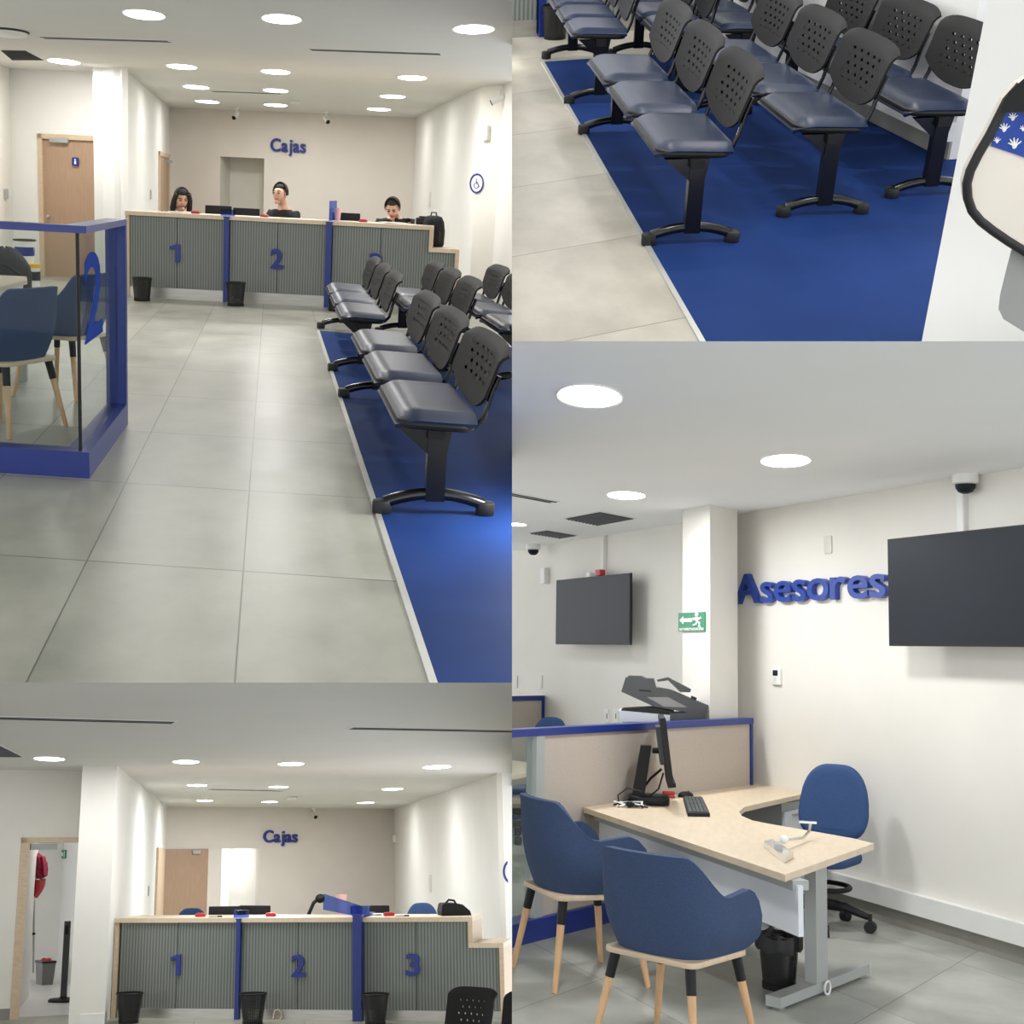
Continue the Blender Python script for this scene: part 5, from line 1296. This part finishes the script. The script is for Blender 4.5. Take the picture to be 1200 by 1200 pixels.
# keep the edge along the wall clear of it
o0 = V((pts[2].x, pts[2].y, 0)); pl = [(p.x-o0.x, p.y-o0.y) for p in pts]
t = desk = thing('desk', 'pale oak L-shaped desk with a white modesty panel and grey metal legs', 'desk', o0)
mb = MB(); mb.prism(pl, zd-.032, zd); mb.build('desk_top', 'oaktop', t)
A_, B_ = V(pl[0]), V(pl[1]); ed = (B_-A_).normalized(); nd = V((-ed.y, ed.x))
if nd.dot(V((o0.x, o0.y))) < 0: nd = -nd
Ld = (B_-A_).length
bq = f(700, 990, zd)
mz = R.z(V((B_.x+o0.x, B_.y+o0.y))+nd*.06, 1098)
slice_box(MB(), A_, ed, nd, .10, Ld-.0, -.09, -.065, mz, zd-.05).build('modesty_panel', 'panelw', t)
slice_box(MB(), A_, ed, nd, .05, Ld-.02, -.13, -.05, zd-.075, zd-.032).build('under_rail', 'greyl', t)
fa, fb = f(906, 1184)-o0, f(1013, 1143)-o0; ef = V((fb.x-fa.x, fb.y-fa.y)); Lf = ef.length; ef.normalize(); nf = V((-ef.y, ef.x)); FA = V((fa.x, fa.y))
mb = MB(); mb.prism([FA+nf*.04, FA-nf*.04, FA+ef*Lf-nf*.03, FA+ef*Lf+nf*.03], .015, .065); 
cu = f(950, 1163)-o0; sc0 = (V((cu.x, cu.y))-FA).dot(ef)
lg = mb.build('leg', 'greyl', t)
mb = MB(); mb.prism([FA+ef*(sc0-.062)+nf*.032, FA+ef*(sc0-.062)-nf*.032, FA+ef*(sc0+.062)-nf*.032, FA+ef*(sc0+.062)+nf*.032], .065, zd-.032); mb.build('column', 'greyl', lg)
for s in (.05, Lf-.05): p = FA+ef*s; MB().lathe([(.032, 0), (.036, .008), (.02, .016)], c=(p.x, p.y, 0), n=16).build('levelling_foot', 'grey2', lg, True)
p = FA+ef*(sc0+.02)-nf*.05; MB().tube([(p.x+.032*cos(a)*ef.x, p.y+.032*cos(a)*ef.y, .035+.032*sin(a)) for a in [2*pi*i/18 for i in range(19)]], .006, 6).build('cable_ring', 'plate', lg, True)
p0 = A_+ed*.25-nd*-.35
mb = MB(); mb.box(p0.x-.03, p0.x+.03, p0.y-.06, p0.y+.06, .06, zd-.032); mb.box(p0.x-.03, p0.x+.03, p0.y-.3, p0.y+.3, .0, .06); mb.build('leg', 'greyl', t)
# drawer pedestal under the return
pz = f(922, 934, zd); pw = -we_
t = thing('drawer_pedestal', 'pale grey drawer pedestal under the return of the L-shaped desk', 'drawer unit', (pz.x, pz.y, 0))
slice_box(MB(), O2, pe, pn, -.02, .38, -.42, -.03, .04, zd-.045).build('body', 'greyl', t)
for k in range(3): q = slice_box(MB(), O2, pe, pn, -.01, .37, -.03, -.012, .05+.2*k, .235+.2*k).build('drawer', 'panelw', t); slice_box(MB(), O2, pe, pn, .10, .26, -.012, .0, .20+.2*k, .215+.2*k).build('handle', 'greyl', q)
# things on the desk
q = f(766, 942, zd); tm = thing('monitor', 'black desk monitor seen edge-on on the L-shaped desk', 'monitor', (q.x, q.y, zd), radians(-84))
mh, mp = .40, .345
MB().slab(-.13, .13, -.16, .10, 0, .055, .06, .012).build('foot', 'black', tm, True)
MB().rings([[(-.05, -.14, .05), (.05, -.14, .05), (.05, -.06, .05), (-.05, -.06, .05)], [(-.045, -.085, mp+.03), (.045, -.085, mp+.03), (.045, -.015, mp+.03), (-.045, -.015, mp+.03)]]).build('stand', 'black', tm)
MB().cyl((0, -.01, mp), (0, .05, mp), .022, None, 12).build('pivot', 'black', tm, True)
T = Mx.Translation((0, .055, mp+.02)) @ Mx.Rotation(radians(7), 4, 'X')
hs = MB().box(-.28, .28, 0, .035, -.21, .20).xf(T).build('housing', 'black', tm)
MB().box(-.27, .27, .034, .037, -.19, .19).xf(T).build('display', 'screen', hs)
MB().box(-.15, .15, -.028, .001, -.10, .14).xf(T).build('rear_cover', 'copier', hs)
MB().box(-.28, .28, .0, .05, -.235, -.21).xf(T).build('sound_bar', 'black', hs)
MB().tube([(.0, .05, mp-.12), (-.02, -.02, .16), (.0, -.09, .07), (.12, -.2, .01)], .009, 6).build('cable', 'black', tm, True)
MB().tube([(.05, .06, mp-.14), (.04, .03, .10), (.06, -.02, .06)], .006, 6).build('cable', 'black', tm, True)
k0 = [f(u, v, zd) for u, v in ((800.5, 937.5), (823, 938), (832, 957.5), (806, 957))]; kc = sum(k0, V((0, 0, 0)))/4; kp = [(p.x-kc.x, p.y-kc.y) for p in k0]
t = thing('keyboard', 'black keyboard on the desk right of the monitor', 'keyboard', (kc.x, kc.y, zd))
MB().prism(kp, 0, .022).build('case', 'black', t)
kv = [V(p) for p in kp]; bl = lambda a, b: (kv[0]*(1-a)+kv[1]*a)*(1-b)+(kv[3]*(1-a)+kv[2]*a)*b
for i in range(5):
    for j in range(14):
        a, b = .06+.18*i, .03+.068*j
        MB().prism([bl(a, b), bl(a+.15, b), bl(a+.15, b+.055), bl(a, b+.055)], .0215, .029).build('key', 'copier', t)
q = f(803.5, 934, zd); t = thing('computer_mouse', 'black computer mouse behind the keyboard', 'mouse', (q.x, q.y, zd), .6); MB().rings([[(.058*k*cos(a), .036*k*sin(a), z) for a in [2*pi*i/18 for i in range(18)]] for z, k in ((0, .95), (.012, 1.0), (.026, .85), (.036, .5), (.038, .15))]).build('shell', 'black', t, True); MB().cyl((.02, -.003, .034), (.02, .003, .034), .008, None, 10).build('wheel', 'rubber', t)
q = f(783, 935, zd); t = thing('stapler', 'small red plastic stapler beside the foot of the monitor', 'stapler', (q.x, q.y, zd), .2); MB().slab(-.045, .045, -.02, .02, 0, .014, .015, .004).build('base', 'red', t, True); MB().slab(-.04, .045, -.016, .016, .018, .045, .014, .008).build('top', 'red', t, True)
q = f(735, 946, zd); t = thing('cable_tangle', 'tangle of black and white cables behind the monitor foot', 'cables', (q.x, q.y, zd))
rn = random.Random(4)
for k in range(5):
    L_ = [(rn.uniform(-.1, .13), rn.uniform(-.05, .08), .008+.012*(i % 3)) for i in range(6)]
    pts_ = []
    for i in range(5):
        for j in range(4): pts_.append(V(L_[i]).lerp(V(L_[i+1]), j/4))
    MB().tube(pts_, .006, 6).build('cable', 'paper' if k < 2 else 'black', t, True)
MB().tube([(-.05, 0, .01), (-.06, .0, .07), (0, .0, .12), (.09, .02, .10)], .005, 6).build('cable', 'black', t, True)
q = f(915, 1000, zd); q2 = f(948, 985, zd)-q
t = thing('metal_bracket', 'silver folded metal holder lying on the front corner of the desk', 'bracket', (q.x, q.y, zd), 0)
cb = [f(u, v, zd)-q for u, v in ((895, 993), (905, 990), (930, 1006), (920, 1012))]
MB().prism([(p.x, p.y) for p in cb], 0, .03).build('clamp_plate', 'chrome', t)
mid = (cb[0]+cb[1]+cb[2]+cb[3])/4; MB().box(mid.x-.02, mid.x+.02, mid.y-.06, mid.y+.06, .028, .05).build('clamp_block', 'greyl', t)
MB().ball((mid.x+.03, mid.y+.10, .055), .022, 12, 8).build('knob', 'plate', t, True)
MB().tube([(mid.x+.03, mid.y+.10, .05), tuple(V((q2.x-.03, q2.y-.12, .03))), (q2.x, q2.y-.02, .05), (q2.x+.01, q2.y, .10)], .008, 6).build('arm', 'chrome', t, True)
MB().xf(Mx.Identity(4)).box(q2.x-.05, q2.x+.04, q2.y-.015, q2.y+.015, .09, .10).build('end_plate', 'chrome', t)
# bin, chairs
q = f(913, 1158); hb = R.z(q, 1096); r_ = 23.5/(1158-771)*1.7
bin_('black wire mesh waste bin with a black liner behind the desk leg', q, None, hb, r_*.78, r_, liner=True)
q = f(961, 1086); hb = R.z(q+V((.1, .25, 0)), 896)
office_chair('blue swivel office chair behind the L-shaped desk', (q.x, q.y, 0), radians(158), None, 'fabric2', hback=hb)
GA = 'blue tub armchairs before the desk'
zb_ = .42
pl_, pn_, pr_ = f(717, 1106, zb_), f(783, 1143, zb_), f(870, 1118, zb_)
cc = (pl_+pr_)/2; hd = pr_-pn_; rz = math.atan2(-hd.x, hd.y)
print('DESKZ', sp_(684, 946), sp_(881, 914), sp_(803,926)); print('ARMCHAIR', (pl_-pn_).length, hd.length, math.degrees(rz), cc)
ac = armchair('blue tub armchair nearest the eye, its legs cut by the bottom edge', (cc.x, cc.y, 0), rz, GA, 1.0, ztop=.86, zarm=.70)
l2 = f(635, 1047, zb_); d2 = f(620, 1045, zb_)-pl_
dup(ac, V((cc.x, cc.y, 0))+V((d2.x, d2.y, 0)), rz-.48, 'blue tub armchair farther left before the desk, beside the partition post', GA, (1.07, 1.07, 1.09))
# ================================================================== set every room into the world, cut where one view ends
Z4 = R4.n
q4 = Z4.rotation_difference(V((0, 0, 1))).to_matrix().to_4x4()      # the adviser's room stands level
WORLD = Mx.Translation((0, 0, R4.h)) @ q4
def cut(o, inv_room_outs, M):
    """trim a mesh at the border planes of its room (M: object -> eye axes)"""
    me = o.data
    if not me.vertices: return
    P = [M @ v.co for v in me.vertices]
    todo = [n for n in inv_room_outs if any(V(n).dot(p) > 1e-6 for p in P)]
    if not todo: return
    if all(any(V(n).dot(p) > 0 for n in todo) for p in P) and any(all(V(n).dot(p) > 0 for p in P) for n in todo):
        return 'gone'
    if me.users > 1: me = o.data = me.copy()
    bm = bmesh.new(); bm.from_mesh(me)
    Mi = M.inverted(); A = M.to_3x3().transposed()
    for n in todo:
        co = Mi @ V((0, 0, 0)); no = (A @ V(n)).normalized()
        r = bmesh.ops.bisect_plane(bm, geom=bm.verts[:]+bm.edges[:]+bm.faces[:], dist=1e-6, plane_co=co, plane_no=no, clear_outer=True)
        ed = [g for g in r['geom_cut'] if isinstance(g, bmesh.types.BMEdge) and g.is_boundary]
        if ed:
            try: bmesh.ops.holes_fill(bm, edges=ed, sides=0)
            except Exception: pass
    bm.to_mesh(me); bm.free()
    if not me.polygons: return 'gone'
def tree(o, kids):
    out = [o]
    for ch in kids.get(o.name, []): out += tree(ch, kids)
    return out
KIDS = {}
for o in bpy.data.objects:
    if o.parent: KIDS.setdefault(o.parent.name, []).append(o)
GONE = []
for rm, objs in REG.items():
    Mr = rm.M()
    for o in objs:
        base = o.matrix_basis.copy()
        def walk(ob, Mp, top=False):
            Mo = Mp @ ob.matrix_basis
            if ob.type == 'MESH':
                if cut(ob, rm.outs, Mo) == 'gone': GONE.append(ob)
            for ch in KIDS.get(ob.name, []): walk(ch, Mo)
        walk(o, Mr)
        o.matrix_basis = WORLD @ Mr @ base
for o in GONE:
    for ch in KIDS.get(o.name, []):
        if ch not in GONE: GONE.append(ch)
dead = {o.name for o in GONE}
for o in list(GONE): bpy.data.objects.remove(o)
# ------------------------------------------------------------------ camera, even ambient fill added from all sides, exposure
cd = bpy.data.cameras.new('camera'); cd.sensor_width = 36; cd.lens = 36*F/1200; cd.shift_x = (600-PX)/1200; cd.clip_end = 200; cd.clip_start = .05
co = bpy.data.objects.new('camera', cd); COL.objects.link(co)
co.matrix_world = WORLD @ Mx.Rotation(radians(90), 4, 'X')
sc.camera = co
w = bpy.data.worlds.new('world'); sc.world = w; w.use_nodes = True
w.node_tree.nodes['Background'].inputs[0].default_value = (.95, .97, 1, 1)
w.node_tree.nodes['Background'].inputs[1].default_value = 1.85
sc.view_settings.view_transform = 'Standard'; sc.view_settings.look = 'None'; sc.view_settings.gamma = 1; sc.view_settings.use_curve_mapping = False
sc.view_settings.exposure = 0.1
sc.cycles.use_denoising = True
sc.cycles.max_bounces = 8; sc.cycles.diffuse_bounces = 4; sc.cycles.glossy_bounces = 3; sc.cycles.transparent_max_bounces = 16
